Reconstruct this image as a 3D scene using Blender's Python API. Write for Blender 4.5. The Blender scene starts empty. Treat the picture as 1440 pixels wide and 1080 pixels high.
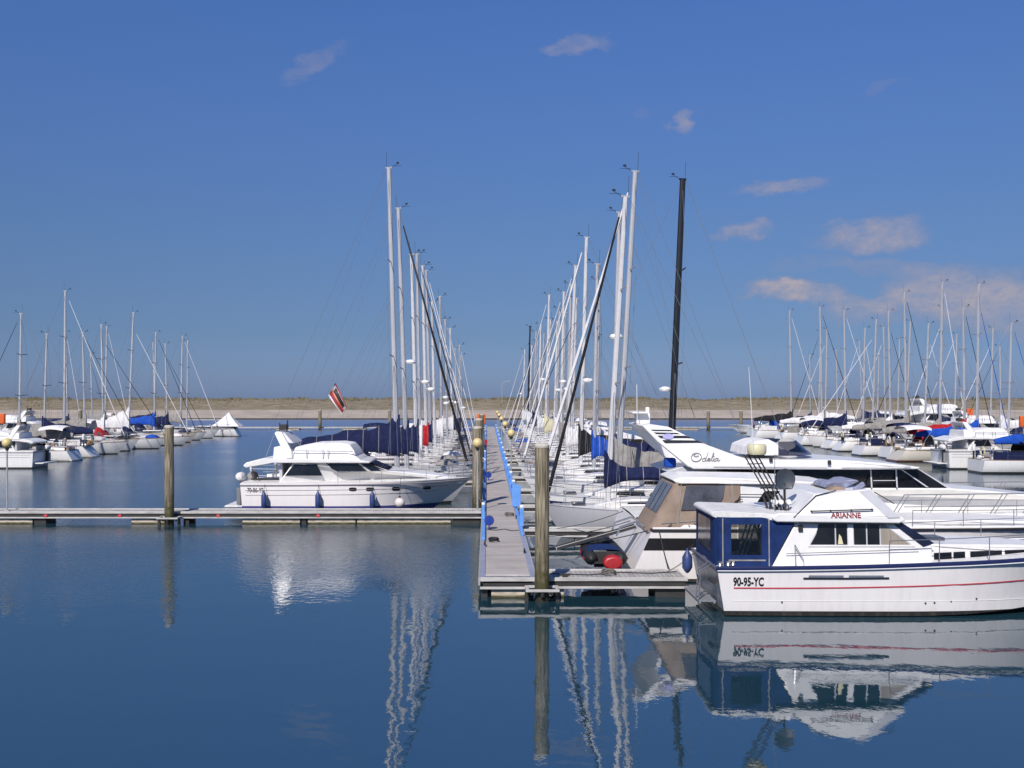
import bpy, bmesh, math, random
from mathutils import Vector, Matrix

S = bpy.context.scene
COL = S.collection
R = random.Random(7)
rad = math.radians
PI = math.pi

# ------------------------------------------------------------------ camera facts (metres; the marina lies along +Y)
EYE = 5.0
F, CX, HY = 1500.0, 685.0, 558.0
def mx(px, Y): return (px - CX) * Y / F
def mz(py, Y): return EYE - (py - HY) * Y / F

# ------------------------------------------------------------------ materials
MATS = {}
def mat(name, col, rough=0.5, metal=0.0, vary=0.12, scale=3.0, bump=0.0, spec=0.5, stretch=(1, 1, 1), col2=None):
    if name in MATS: return MATS[name]
    m = bpy.data.materials.new(name); m.use_nodes = True
    nt = m.node_tree; b = nt.nodes['Principled BSDF']
    tc = nt.nodes.new('ShaderNodeTexCoord'); mp = nt.nodes.new('ShaderNodeMapping')
    mp.inputs['Scale'].default_value = stretch
    nz = nt.nodes.new('ShaderNodeTexNoise'); nz.inputs['Scale'].default_value = scale
    nz.inputs['Detail'].default_value = 6; nz.inputs['Roughness'].default_value = 0.65
    cr = nt.nodes.new('ShaderNodeValToRGB')
    c2 = col2 if col2 else tuple(max(0, c * (1 - vary * 1.6)) for c in col)
    c1 = tuple(min(1, c * (1 + vary * 0.5)) for c in col)
    cr.color_ramp.elements[0].position = 0.3; cr.color_ramp.elements[1].position = 0.62
    cr.color_ramp.elements[0].color = (*c2, 1); cr.color_ramp.elements[1].color = (*c1, 1)
    nt.links.new(tc.outputs['Object'], mp.inputs['Vector']); nt.links.new(mp.outputs['Vector'], nz.inputs['Vector'])
    nt.links.new(nz.outputs['Fac'], cr.inputs['Fac']); nt.links.new(cr.outputs['Color'], b.inputs['Base Color'])
    b.inputs['Roughness'].default_value = rough; b.inputs['Metallic'].default_value = metal
    b.inputs['Specular IOR Level'].default_value = spec
    if bump:
        bp = nt.nodes.new('ShaderNodeBump'); bp.inputs['Strength'].default_value = bump; bp.inputs['Distance'].default_value = 0.02
        nt.links.new(nz.outputs['Fac'], bp.inputs['Height']); nt.links.new(bp.outputs['Normal'], b.inputs['Normal'])
    MATS[name] = m
    return m

def hull_mat(name, bands, rough=0.22, dirt=0.12):
    """bands: list of (z_from, colour) from the keel up; colour changes with height above the water"""
    if name in MATS: return MATS[name]
    m = bpy.data.materials.new(name); m.use_nodes = True
    nt = m.node_tree; b = nt.nodes['Principled BSDF']
    tc = nt.nodes.new('ShaderNodeTexCoord'); sx = nt.nodes.new('ShaderNodeSeparateXYZ')
    nt.links.new(tc.outputs['Object'], sx.inputs['Vector'])
    mr = nt.nodes.new('ShaderNodeMapRange'); mr.inputs['From Min'].default_value = -1; mr.inputs['From Max'].default_value = 3
    nt.links.new(sx.outputs['Z'], mr.inputs['Value'])
    cr = nt.nodes.new('ShaderNodeValToRGB'); cr.color_ramp.interpolation = 'CONSTANT'
    els = cr.color_ramp.elements
    els[0].position = 0; els[0].color = (*bands[0][1], 1)
    els[1].position = (bands[1][0] + 1) / 4; els[1].color = (*bands[1][1], 1)
    for z, c in bands[2:]:
        e = els.new((z + 1) / 4); e.color = (*c, 1)
    nt.links.new(mr.outputs['Result'], cr.inputs['Fac'])
    # grime: streaky vertical stains that fade above the waterline
    mp = nt.nodes.new('ShaderNodeMapping'); mp.inputs['Scale'].default_value = (5, 5, 0.7)
    nz = nt.nodes.new('ShaderNodeTexNoise'); nz.inputs['Scale'].default_value = 1.6; nz.inputs['Detail'].default_value = 7
    nt.links.new(tc.outputs['Object'], mp.inputs['Vector']); nt.links.new(mp.outputs['Vector'], nz.inputs['Vector'])
    r2 = nt.nodes.new('ShaderNodeMapRange'); r2.inputs['From Min'].default_value = 0.45; r2.inputs['From Max'].default_value = 0.75
    r2.inputs['To Max'].default_value = dirt
    nt.links.new(nz.outputs['Fac'], r2.inputs['Value'])
    # scum line just above the water
    r3 = nt.nodes.new('ShaderNodeMapRange'); r3.inputs['From Min'].default_value = 0.0; r3.inputs['From Max'].default_value = 0.32
    r3.inputs['To Min'].default_value = dirt * 2.4; r3.inputs['To Max'].default_value = 0.0
    nt.links.new(sx.outputs['Z'], r3.inputs['Value'])
    mu = nt.nodes.new('ShaderNodeMath'); mu.operation = 'MULTIPLY'
    nt.links.new(nz.outputs['Fac'], mu.inputs[0]); nt.links.new(r3.outputs['Result'], mu.inputs[1])
    ad = nt.nodes.new('ShaderNodeMath'); ad.operation = 'ADD'; ad.use_clamp = True
    nt.links.new(r2.outputs['Result'], ad.inputs[0]); nt.links.new(mu.outputs[0], ad.inputs[1])
    mix = nt.nodes.new('ShaderNodeMix'); mix.data_type = 'RGBA'
    nt.links.new(ad.outputs[0], mix.inputs['Factor']); nt.links.new(cr.outputs['Color'], mix.inputs['A'])
    mix.inputs['B'].default_value = (0.22, 0.19, 0.12, 1)
    nt.links.new(mix.outputs['Result'], b.inputs['Base Color'])
    b.inputs['Roughness'].default_value = rough
    MATS[name] = m
    return m

WH = (0.80, 0.785, 0.77)
M_gel = mat('gelcoat', WH, 0.28, vary=0.07, scale=2.2)
M_deck = mat('deck_gelcoat', (0.70, 0.69, 0.67), 0.55, vary=0.12, scale=4)
M_greyshade = mat('grey_and_shaded_gelcoat', (0.52, 0.52, 0.55), 0.35, vary=0.06)  # for grey parts, and for white gelcoat toned as if in shade
M_cream = mat('cream_plastic', (0.68, 0.62, 0.40), 0.45, vary=0.08)
M_alu = mat('anodised_aluminium', (0.44, 0.44, 0.46), 0.4, 0.2, vary=0.08, stretch=(1, 1, .2))
M_whitemast = mat('white_painted_spar', (0.58, 0.57, 0.58), 0.35, vary=0.06)
M_blackmast = mat('black_spar', (0.012, 0.012, 0.014), 0.35, vary=0.15)
M_steel = mat('stainless_steel', (0.55, 0.55, 0.56), 0.25, 0.8, vary=0.08)
M_wire = mat('rigging_wire', (0.30, 0.31, 0.33), 0.4, 0.4, vary=0.1)
M_black = mat('black_rubber', (0.015, 0.015, 0.017), 0.6, vary=0.2)
M_navy = mat('navy_canvas', (0.012, 0.018, 0.065), 0.85, vary=0.3, scale=5, bump=0.5, spec=0.2)
M_navy2 = mat('bright_navy_canvas', (0.010, 0.030, 0.118), 0.8, vary=0.22, scale=3, bump=0.5, spec=0.2)
M_blue = mat('blue_canvas', (0.012, 0.075, 0.42), 0.8, vary=0.2, scale=5, bump=0.5, spec=0.2)
M_red = mat('red_canvas', (0.42, 0.016, 0.02), 0.8, vary=0.25, scale=5, bump=0.5, spec=0.2)
M_greycan = mat('grey_canvas', (0.30, 0.28, 0.26), 0.85, vary=0.2, scale=4, bump=0.5, spec=0.2)
M_blackcan = mat('black_canvas', (0.018, 0.017, 0.02), 0.85, vary=0.25, scale=4, bump=0.5, spec=0.2)
M_whitecan = mat('white_canvas', (0.74, 0.72, 0.72), 0.85, vary=0.12, scale=3, bump=0.6, spec=0.2)
M_tent = mat('beige_canvas', (0.285, 0.215, 0.168), 0.85, vary=0.14, scale=2.2, bump=0.7, spec=0.2)
M_clothgrey = mat('blue_grey_cloth', (0.27, 0.29, 0.40), 0.85, vary=0.3, scale=7, bump=0.8, spec=0.2)
M_glass = mat('dark_glass', (0.012, 0.013, 0.016), 0.06, vary=0.35, scale=1.5)
M_glassblue = mat('blue_dark_glass', (0.012, 0.016, 0.045), 0.1, vary=0.3)
M_vinyl = mat('clear_vinyl', (0.085, 0.09, 0.11), 0.12, vary=0.5, scale=1.3, bump=0.6)
M_tan = mat('tan_curtain', (0.30, 0.26, 0.21), 0.6, vary=0.15, stretch=(6, 1, .3))
M_teak = mat('teak', (0.30, 0.19, 0.10), 0.6, vary=0.3, stretch=(1, 10, 1))
M_redpaint = mat('red_paint', (0.36, 0.016, 0.02), 0.4)
M_redline = mat('red_stripe', (0.55, 0.05, 0.07), 0.4)
M_maroon = mat('maroon_letters', (0.22, 0.02, 0.03), 0.4)
M_blackpaint = mat('black_paint', (0.012, 0.012, 0.014), 0.3)
M_navypaint = mat('navy_paint', (0.012, 0.018, 0.075), 0.3)
M_greyline = mat('grey_line', (0.22, 0.21, 0.23), 0.4)
M_silver = mat('silver_letters', (0.27, 0.26, 0.25), 0.35)
M_lav = mat('lavender_badge', (0.36, 0.34, 0.62), 0.4)
M_fender = mat('blue_fender', (0.03, 0.055, 0.17), 0.45, vary=0.2)
M_fenderw = mat('white_fender', (0.66, 0.60, 0.56), 0.45, vary=0.15)
M_rope = mat('rope', (0.20, 0.18, 0.16), 0.9, vary=0.3, scale=20)
M_darkrope = mat('dark_rope', (0.03, 0.03, 0.035), 0.9, vary=0.3, scale=20)
M_dish = mat('dish_paint', (0.035, 0.045, 0.062), 0.5)
M_orange = mat('orange_box', (0.68, 0.12, 0.02), 0.5)
M_globe = mat('globe_plastic', (0.66, 0.52, 0.24), 0.35, vary=0.12, scale=2)
M_pole = mat('lamp_pole_paint', (0.42, 0.42, 0.42), 0.45, 0.3)
M_galv = mat('galvanised_steel', (0.44, 0.43, 0.41), 0.5, 0.3, vary=0.2, scale=6)
M_fascia = mat('weathered_rail', (0.50, 0.48, 0.46), 0.6, vary=0.2, scale=5, stretch=(.4, .4, 2))
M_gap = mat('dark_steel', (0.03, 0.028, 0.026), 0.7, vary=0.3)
M_edge = mat('aluminium_edge', (0.34, 0.355, 0.45), 0.45, 0.2, vary=0.12, scale=2)
M_pblue = mat('light_blue_paint', (0.13, 0.32, 0.74), 0.45, vary=0.12)
M_dblue = mat('deep_blue_paint', (0.015, 0.045, 0.30), 0.45, vary=0.15)
M_pwhite = mat('white_plastic', (0.74, 0.75, 0.76), 0.4, vary=0.06)

# glass you can see through
def clear_glass():
    m = bpy.data.materials.new('clear_pane'); m.use_nodes = True; nt = m.node_tree
    out = nt.nodes['Material Output']; nt.nodes.remove(nt.nodes['Principled BSDF'])
    t = nt.nodes.new('ShaderNodeBsdfTransparent'); t.inputs['Color'].default_value = (0.82, 0.82, 0.80, 1)
    g = nt.nodes.new('ShaderNodeBsdfGlossy'); g.inputs['Roughness'].default_value = 0.06
    fr = nt.nodes.new('ShaderNodeFresnel'); fr.inputs['IOR'].default_value = 1.5
    mx_ = nt.nodes.new('ShaderNodeMixShader')
    nt.links.new(fr.outputs[0], mx_.inputs[0]); nt.links.new(t.outputs[0], mx_.inputs[1]); nt.links.new(g.outputs[0], mx_.inputs[2])
    nt.links.new(mx_.outputs[0], out.inputs[0]); return m
M_clear = clear_glass()

def smoked():
    m = bpy.data.materials.new('smoked_screen'); m.use_nodes = True; nt = m.node_tree
    out = nt.nodes['Material Output']; nt.nodes.remove(nt.nodes['Principled BSDF'])
    t = nt.nodes.new('ShaderNodeBsdfTransparent'); t.inputs['Color'].default_value = (0.22, 0.22, 0.27, 1)
    g = nt.nodes.new('ShaderNodeBsdfGlossy'); g.inputs['Roughness'].default_value = 0.08
    fr = nt.nodes.new('ShaderNodeFresnel'); fr.inputs['IOR'].default_value = 1.6
    mx_ = nt.nodes.new('ShaderNodeMixShader')
    nt.links.new(fr.outputs[0], mx_.inputs[0]); nt.links.new(t.outputs[0], mx_.inputs[1]); nt.links.new(g.outputs[0], mx_.inputs[2])
    nt.links.new(mx_.outputs[0], out.inputs[0]); return m
M_smoke = smoked()

def wood_pile():
    m = bpy.data.materials.new('pile_wood'); m.use_nodes = True; nt = m.node_tree; b = nt.nodes['Principled BSDF']
    tc = nt.nodes.new('ShaderNodeTexCoord'); mp = nt.nodes.new('ShaderNodeMapping'); mp.inputs['Scale'].default_value = (14, 14, 0.9)
    nz = nt.nodes.new('ShaderNodeTexNoise'); nz.inputs['Scale'].default_value = 1.5; nz.inputs['Detail'].default_value = 8
    nt.links.new(tc.outputs['Object'], mp.inputs[0]); nt.links.new(mp.outputs[0], nz.inputs['Vector'])
    cr = nt.nodes.new('ShaderNodeValToRGB')
    cr.color_ramp.elements[0].position = .34; cr.color_ramp.elements[0].color = (.07, .058, .038, 1)
    cr.color_ramp.elements[1].position = .62; cr.color_ramp.elements[1].color = (.31, .26, .175, 1)
    e_ = cr.color_ramp.elements.new(.72); e_.color = (.40, .36, .28, 1)
    nt.links.new(nz.outputs['Fac'], cr.inputs[0])
    sx = nt.nodes.new('ShaderNodeSeparateXYZ'); nt.links.new(tc.outputs['Object'], sx.inputs[0])
    n2 = nt.nodes.new('ShaderNodeTexNoise'); n2.inputs['Scale'].default_value = 5; n2.inputs['Detail'].default_value = 4
    nt.links.new(tc.outputs['Object'], n2.inputs['Vector'])
    ad = nt.nodes.new('ShaderNodeMath'); ad.operation = 'MULTIPLY_ADD'; ad.inputs[1].default_value = -1.6
    nt.links.new(n2.outputs['Fac'], ad.inputs[0]); nt.links.new(sx.outputs['Z'], ad.inputs[2])
    mr = nt.nodes.new('ShaderNodeMapRange'); mr.inputs['From Min'].default_value = -0.35; mr.inputs['From Max'].default_value = 0.5
    nt.links.new(ad.outputs[0], mr.inputs[0])
    mix = nt.nodes.new('ShaderNodeMix'); mix.data_type = 'RGBA'; mix.inputs['A'].default_value = (.055, .05, .012, 1)
    nt.links.new(mr.outputs[0], mix.inputs['Factor']); nt.links.new(cr.outputs[0], mix.inputs['B'])
    m2 = nt.nodes.new('ShaderNodeMapRange'); m2.inputs['From Min'].default_value = .12; m2.inputs['From Max'].default_value = .35
    nt.links.new(sx.outputs['Z'], m2.inputs[0])
    mix2 = nt.nodes.new('ShaderNodeMix'); mix2.data_type = 'RGBA'; mix2.inputs['A'].default_value = (.018, .016, .006, 1)
    nt.links.new(m2.outputs[0], mix2.inputs['Factor']); nt.links.new(mix.outputs['Result'], mix2.inputs['B'])
    nt.links.new(mix2.outputs['Result'], b.inputs['Base Color']); b.inputs['Roughness'].default_value = .8
    bp = nt.nodes.new('ShaderNodeBump'); bp.inputs['Strength'].default_value = .7; bp.inputs['Distance'].default_value = .02
    nt.links.new(nz.outputs['Fac'], bp.inputs['Height']); nt.links.new(bp.outputs[0], b.inputs['Normal'])
    return m
M_pile = wood_pile()

def boards(name, axis, c1, c2, pitch):
    """planks laid across: one tone per plank, dark joints"""
    m = bpy.data.materials.new(name); m.use_nodes = True; nt = m.node_tree; b = nt.nodes['Principled BSDF']
    tc = nt.nodes.new('ShaderNodeTexCoord'); sx = nt.nodes.new('ShaderNodeSeparateXYZ'); nt.links.new(tc.outputs['Object'], sx.inputs[0])
    dv = nt.nodes.new('ShaderNodeMath'); dv.operation = 'DIVIDE'; dv.inputs[1].default_value = pitch
    nt.links.new(sx.outputs[axis], dv.inputs[0])
    fl = nt.nodes.new('ShaderNodeMath'); fl.operation = 'FLOOR'; nt.links.new(dv.outputs[0], fl.inputs[0])
    wn = nt.nodes.new('ShaderNodeTexWhiteNoise'); wn.noise_dimensions = '1D'; nt.links.new(fl.outputs[0], wn.inputs['W'])
    fr = nt.nodes.new('ShaderNodeMath'); fr.operation = 'FRACT'; nt.links.new(dv.outputs[0], fr.inputs[0])
    gt = nt.nodes.new('ShaderNodeMath'); gt.operation = 'GREATER_THAN'; gt.inputs[1].default_value = .1; nt.links.new(fr.outputs[0], gt.inputs[0])
    nz = nt.nodes.new('ShaderNodeTexNoise'); nz.inputs['Scale'].default_value = 1.3; nz.inputs['Detail'].default_value = 8
    nt.links.new(tc.outputs['Object'], nz.inputs['Vector'])
    a = nt.nodes.new('ShaderNodeMath'); a.operation = 'MULTIPLY_ADD'; a.inputs[1].default_value = .45
    nt.links.new(wn.outputs['Value'], a.inputs[0]); nt.links.new(nz.outputs['Fac'], a.inputs[2])
    cr = nt.nodes.new('ShaderNodeValToRGB'); cr.color_ramp.elements[0].position = .35; cr.color_ramp.elements[1].position = 1.0
    cr.color_ramp.elements[0].color = (*c1, 1); cr.color_ramp.elements[1].color = (*c2, 1); nt.links.new(a.outputs[0], cr.inputs[0])
    mix = nt.nodes.new('ShaderNodeMix'); mix.data_type = 'RGBA'; mix.inputs['A'].default_value = (c1[0] * .35, c1[1] * .35, c1[2] * .35, 1)
    nt.links.new(gt.outputs[0], mix.inputs['Factor']); nt.links.new(cr.outputs[0], mix.inputs['B'])
    nt.links.new(mix.outputs['Result'], b.inputs['Base Color']); b.inputs['Roughness'].default_value = .85
    b.inputs['Specular IOR Level'].default_value = .25
    return m
M_boards = boards('grey_deck_boards', 'Y', (.34, .305, .285), (.47, .43, .40), .145)
M_boards_x = boards('grey_finger_boards', 'X', (.29, .28, .27), (.43, .41, .39), .12)
M_grate = boards('ribbed_end_plate', 'X', (.17, .165, .18), (.30, .29, .31), .07)

def concrete_float():
    m = bpy.data.materials.new('float_concrete'); m.use_nodes = True; nt = m.node_tree; b = nt.nodes['Principled BSDF']
    tc = nt.nodes.new('ShaderNodeTexCoord'); sx = nt.nodes.new('ShaderNodeSeparateXYZ'); nt.links.new(tc.outputs['Object'], sx.inputs[0])
    nz = nt.nodes.new('ShaderNodeTexNoise'); nz.inputs['Scale'].default_value = 3.5; nz.inputs['Detail'].default_value = 8
    nt.links.new(tc.outputs['Object'], nz.inputs['Vector'])
    cr = nt.nodes.new('ShaderNodeValToRGB'); cr.color_ramp.elements[0].position = .32; cr.color_ramp.elements[1].position = .6
    cr.color_ramp.elements[0].color = (.36, .31, .23, 1); cr.color_ramp.elements[1].color = (.66, .58, .47, 1); nt.links.new(nz.outputs['Fac'], cr.inputs[0])
    ad = nt.nodes.new('ShaderNodeMath'); ad.operation = 'MULTIPLY_ADD'; ad.inputs[1].default_value = -.12
    nt.links.new(nz.outputs['Fac'], ad.inputs[0]); nt.links.new(sx.outputs['Z'], ad.inputs[2])
    mr = nt.nodes.new('ShaderNodeMapRange'); mr.inputs['From Min'].default_value = -.03; mr.inputs['From Max'].default_value = .03
    nt.links.new(ad.outputs[0], mr.inputs[0])
    mix = nt.nodes.new('ShaderNodeMix'); mix.data_type = 'RGBA'; mix.inputs['A'].default_value = (.06, .05, .012, 1)
    nt.links.new(mr.outputs[0], mix.inputs['Factor']); nt.links.new(cr.outputs[0], mix.inputs['B'])
    nt.links.new(mix.outputs['Result'], b.inputs['Base Color']); b.inputs['Roughness'].default_value = .85
    return m
M_float = concrete_float()

# ------------------------------------------------------------------ mesh builder
SPLIT = {'window', 'window_frame', 'window_post', 'window_sill', 'porthole', 'radar_arch', 'windscreen', 'hood_window', 'side_rail', 'flybridge_front_shade', 'badge', 'deck_loop', 'stripe_band', 'weather_cloth', 'seam', 'arch_stripe'}
class MB:
    def __init__(s): s.v = []; s.f = []; s.halves = []
    def add(s, vs, fs):
        o = len(s.v); s.v += [tuple(v) for v in vs]; s.f += [tuple(i + o for i in f) for f in fs]; return s
    def box(s, c, d, rz=0.0, ry=0.0):
        hx, hy, hz = d[0] / 2, d[1] / 2, d[2] / 2
        vs = [Vector((x, y, z)) for x in (-hx, hx) for y in (-hy, hy) for z in (-hz, hz)]
        M = Matrix.Rotation(rz, 3, 'Z') @ Matrix.Rotation(ry, 3, 'Y')
        vs = [M @ v + Vector(c) for v in vs]
        return s.add(vs, [(0, 1, 3, 2), (4, 6, 7, 5), (0, 4, 5, 1), (2, 3, 7, 6), (0, 2, 6, 4), (1, 5, 7, 3)])
    def tube(s, pts, r, n=8, r1=None, cap=True, sq=(1, 1)):
        pts = [Vector(p) for p in pts]; k = len(pts); rings = []
        for i, p in enumerate(pts):
            d = (pts[min(i + 1, k - 1)] - pts[max(i - 1, 0)]).normalized()
            ref = Vector((0, 1, 0)) if abs(d.y) < .9 else Vector((1, 0, 0))
            a = d.cross(ref).normalized(); b = a.cross(d).normalized()
            rr = r if r1 is None else r + (r1 - r) * i / max(1, k - 1)
            rings.append([p + a * math.cos(2 * PI * j / n) * rr * sq[0] + b * math.sin(2 * PI * j / n) * rr * sq[1] for j in range(n)])
        return s.rings(rings, cap)
    def rings(s, rings, cap=True, closed=True):
        n = len(rings[0]); vs = [v for r in rings for v in r]; fs = []
        for i in range(len(rings) - 1):
            for j in range(n if closed else n - 1):
                j2 = (j + 1) % n
                fs.append((i * n + j, i * n + j2, (i + 1) * n + j2, (i + 1) * n + j))
        if cap and closed:
            fs.append(tuple(range(n - 1, -1, -1))); fs.append(tuple((len(rings) - 1) * n + j for j in range(n)))
        return s.add(vs, fs)
    def lathe(s, c, prof, n=16, axis='z'):
        rs = []
        for r, h in prof:
            ring = []
            for j in range(n):
                a = 2 * PI * j / n; x, y = max(r, 1e-4) * math.cos(a), max(r, 1e-4) * math.sin(a)
                v = {'z': (x, y, h), 'x': (h, x, y), 'y': (x, h, y)}[axis]
                ring.append((c[0] + v[0], c[1] + v[1], c[2] + v[2]))
            rs.append(ring)
        return s.rings(rs)
    def ball(s, c, r, n=16, sz=1.0):
        return s.lathe(c, [(r * math.sin(PI * i / 10), -r * sz * math.cos(PI * i / 10)) for i in range(11)], n)
    def prism(s, poly, w, w0=None):
        """poly of (x, z) carried across the beam to y = +-w(x,z); w0 makes a side panel between w0 and w (both sides)"""
        wf = w if callable(w) else (lambda x, z: w)
        n = len(poly)
        def one(fa, fb):
            vs = [(x, fa(x, z), z) for x, z in poly] + [(x, fb(x, z), z) for x, z in poly]
            fs = [tuple(range(n)), tuple(range(2 * n - 1, n - 1, -1))]
            for i in range(n):
                j = (i + 1) % n; fs.append((i, i + n, j + n, j))
            if w0 is not None: s.halves.append((len(s.v), len(s.f)))
            s.add(vs, fs)
        if w0 is None: one(lambda x, z: -wf(x, z), wf)
        else:
            wi = w0 if callable(w0) else (lambda x, z: w0)
            one(lambda x, z: -wf(x, z), lambda x, z: -wi(x, z)); one(wi, wf)
        return s
    def plate(s, poly, w, off=.006, th=.012, sides=(-1, 1)):
        wf = w if callable(w) else (lambda x, z: w)
        n = len(poly)
        for sd in sides:
            vs = [(x, sd * (wf(x, z) + off), z) for x, z in poly] + [(x, sd * (wf(x, z) + off - th), z) for x, z in poly]
            fs = [tuple(range(n)), tuple(range(2 * n - 1, n - 1, -1))] + [(i, i + n, (i + 1) % n + n, (i + 1) % n) for i in range(n)]
            s.halves.append((len(s.v), len(s.f))); s.add(vs, fs)
        return s
    def build(s, name, m, parent=None, bevel=0.0, smooth=True, seg=2):
        if name in SPLIT and len(s.halves) > 1:
            out = []; hs = s.halves + [(len(s.v), len(s.f))]
            for (v0, f0), (v1, f1) in zip(hs, hs[1:]):
                h = MB(); h.v = s.v[v0:v1]; h.f = [tuple(i - v0 for i in f) for f in s.f[f0:f1]]; out.append(h.build(name, m, parent, bevel, smooth, seg))
            return out[0]
        me = bpy.data.meshes.new(name); me.from_pydata(s.v, [], s.f); me.update()
        bm = bmesh.new(); bm.from_mesh(me); bmesh.ops.recalc_face_normals(bm, faces=bm.faces); bm.to_mesh(me); bm.free()
        me.materials.append(m)
        if smooth:
            me.polygons.foreach_set('use_smooth', [True] * len(me.polygons))
            try: me.set_sharp_from_angle(angle=rad(38))
            except Exception: pass
        o = bpy.data.objects.new(name, me); COL.objects.link(o)
        if parent: o.parent = parent
        if bevel:
            md = o.modifiers.new('bevel', 'BEVEL'); md.width = bevel; md.segments = seg; md.limit_method = 'ANGLE'; md.angle_limit = rad(35)
        return o

LABELS = set()
def tag(o, label, cat, group=None, kind=None):
    if label: o['label'] = label
    if cat: o['category'] = cat
    if group: o['group'] = group
    if kind: o['kind'] = kind
    return o
def thing(name, label, cat, loc=(0, 0, 0), rz=0.0, group=None):
    o = bpy.data.objects.new(name, None); COL.objects.link(o); o.empty_display_size = .3
    o.location = loc; o.rotation_euler = (0, 0, rz)
    return tag(o, label, cat, group)
def structure(o): o['kind'] = 'structure'; return o

def lettering(name, text, m, parent, x0, z0, width, height, wf, off=.008, shear=0.0, side=-1, bold=0.0):
    cu = bpy.data.curves.new(name, 'FONT'); cu.body = text; cu.size = 1; cu.shear = shear; cu.offset = bold
    cu.resolution_u = 3
    t = bpy.data.objects.new(name, cu); COL.objects.link(t)
    dg = bpy.context.evaluated_depsgraph_get(); dg.update()
    me = bpy.data.meshes.new_from_object(t.evaluated_get(dg))
    bpy.data.objects.remove(t); bpy.data.curves.remove(cu)
    xs = [v.co.x for v in me.vertices]; ys = [v.co.y for v in me.vertices]
    sx, sy = width / (max(xs) - min(xs)), height / (max(ys) - min(ys)); a, b = min(xs), min(ys)
    for v in me.vertices:
        X = x0 + (v.co.x - a) * sx; Z = z0 + (v.co.y - b) * sy
        w = wf(X, Z) if callable(wf) else wf
        v.co = (X, side * (w + off), Z)
    me.name = name; me.materials.clear(); me.materials.append(m)
    o = bpy.data.objects.new(name, me); COL.objects.link(o); o.parent = parent
    return o

# ------------------------------------------------------------------ boats: hulls
def motor_hull(L, B, s0, s1, rake=1.2, tr=0.15, flat=.5, pw=2.6, chine=.93):
    def b(t):
        if t < flat: return B / 2 * (1 - .05 * ((flat - t) / flat) ** 2)
        return B / 2 * max(0.0, 1 - ((t - flat) / (1 - flat)) ** pw) + .012
    def s(t): return s0 + (s1 - s0) * t ** 2
    def tp(t): return max(0, (t - .4) / .6)
    def bc(t): return b(t) * (chine - .62 * tp(t) ** 1.6)
    def zc(t): return .02 + .62 * tp(t) ** 2 * s(t) * .75
    def zk(t): return -.6 + .75 * tp(t) ** 3
    def X(t, z): return L * t - rake * t ** 4 * (1 - z / s(t)) + tr * (1 - t) ** 8 * (1 - z / s(t))
    N = 28; K = 6; half = []
    for i in range(N + 1):
        t = i / N; pts = []
        for k in range(K + 1):
            f = k / K; z = s(t) + (zc(t) - s(t)) * f
            y = bc(t) + (b(t) - bc(t)) * (1 - f) ** (1 + 1.1 * tp(t)); pts.append((y, z))
        pts.append((bc(t) * .5, (zc(t) + zk(t)) / 2 - .03)); pts.append((0.0, zk(t)))
        half.append(pts)
    m = MB(); rings = []
    for i in range(N + 1):
        t = i / N; h = half[i]
        ring = [(X(t, z), -y, z) for y, z in h] + [(X(t, z), y, z) for y, z in reversed(h[:-1])]
        rings.append(ring)
    m.rings(rings, cap=False, closed=False)
    n = len(rings[0]); m.f.append(tuple(range(n)))       # transom
    def wf(x, z):
        t = min(1, max(0, x / L))
        for _ in range(4): t = min(1, max(0, t + (x - X(t, z)) / L))
        f = (s(t) - z) / max(1e-4, s(t) - zc(t)); f = min(1, max(0, f))
        return bc(t) + (b(t) - bc(t)) * (1 - f) ** (1 + 1.1 * tp(t))
    return m, wf, b, s, X

def deck_of(b, s, X, drop=.03, camber=.08, inset=.02, N=24, t0=0.0, t1=.995):
    m = MB(); rows = []
    for i in range(N + 1):
        t = t0 + (t1 - t0) * i / N; bb = max(.01, b(t) - inset); z = s(t) - drop; x = X(t, s(t))
        rows.append([(x, -bb, z), (x, -bb * .5, z + camber * .7 * min(1, bb)), (x, 0, z + camber * min(1, bb)), (x, bb * .5, z + camber * .7 * min(1, bb)), (x, bb, z)])
    return m.rings(rows, cap=False, closed=False)

def along_sheer(b, s, X, r, dz=0.0, out=.0, t0=0.0, t1=1.0, N=30, n=6, sq=(1, 1), stern=False):
    m = MB()
    L_ = [t0 + (t1 - t0) * i / N for i in range(N + 1)]
    P = lambda t, sd: (X(t, s(t) + dz), sd * (b(t) + out), s(t) + dz)
    pts = [P(t, -1) for t in L_]; m.tube(pts, r, n, sq=sq)
    m.tube([P(t, 1) for t in L_], r, n, sq=sq)
    if stern: m.tube([P(0, -1), P(0, 1)], r, n, sq=sq)
    return m

def rails(b, s, X, h, t0, t1, nst, inset=.08, r=.013, mid=True, lean=0.0, join=True):
    """guard rail: returns (rail MB, list of stanchion MBs)"""
    rail = MB(); sts = []
    for sd in (-1, 1):
        top = []
        for i in range(nst * 2 + 1):
            t = t0 + (t1 - t0) * i / (nst * 2); top.append((X(t, s(t)) + lean, sd * max(0.0, b(t) - inset), s(t) + h))
        rail.tube(top, r, 5)
        if mid: rail.tube([(x - lean * .5, y, z - h * .5) for x, y, z in top], r * .7, 5)
        for i in range(nst + 1):
            t = t0 + (t1 - t0) * i / nst
            if i == nst and sd > 0 and join and t1 > .97: continue
            x, y, z = X(t, s(t)), sd * max(0.0, b(t) - inset), s(t)
            sts.append(MB().tube([(x, y, z - .04), (x + lean, y, z + h)], r, 5))
    return rail, sts

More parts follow.
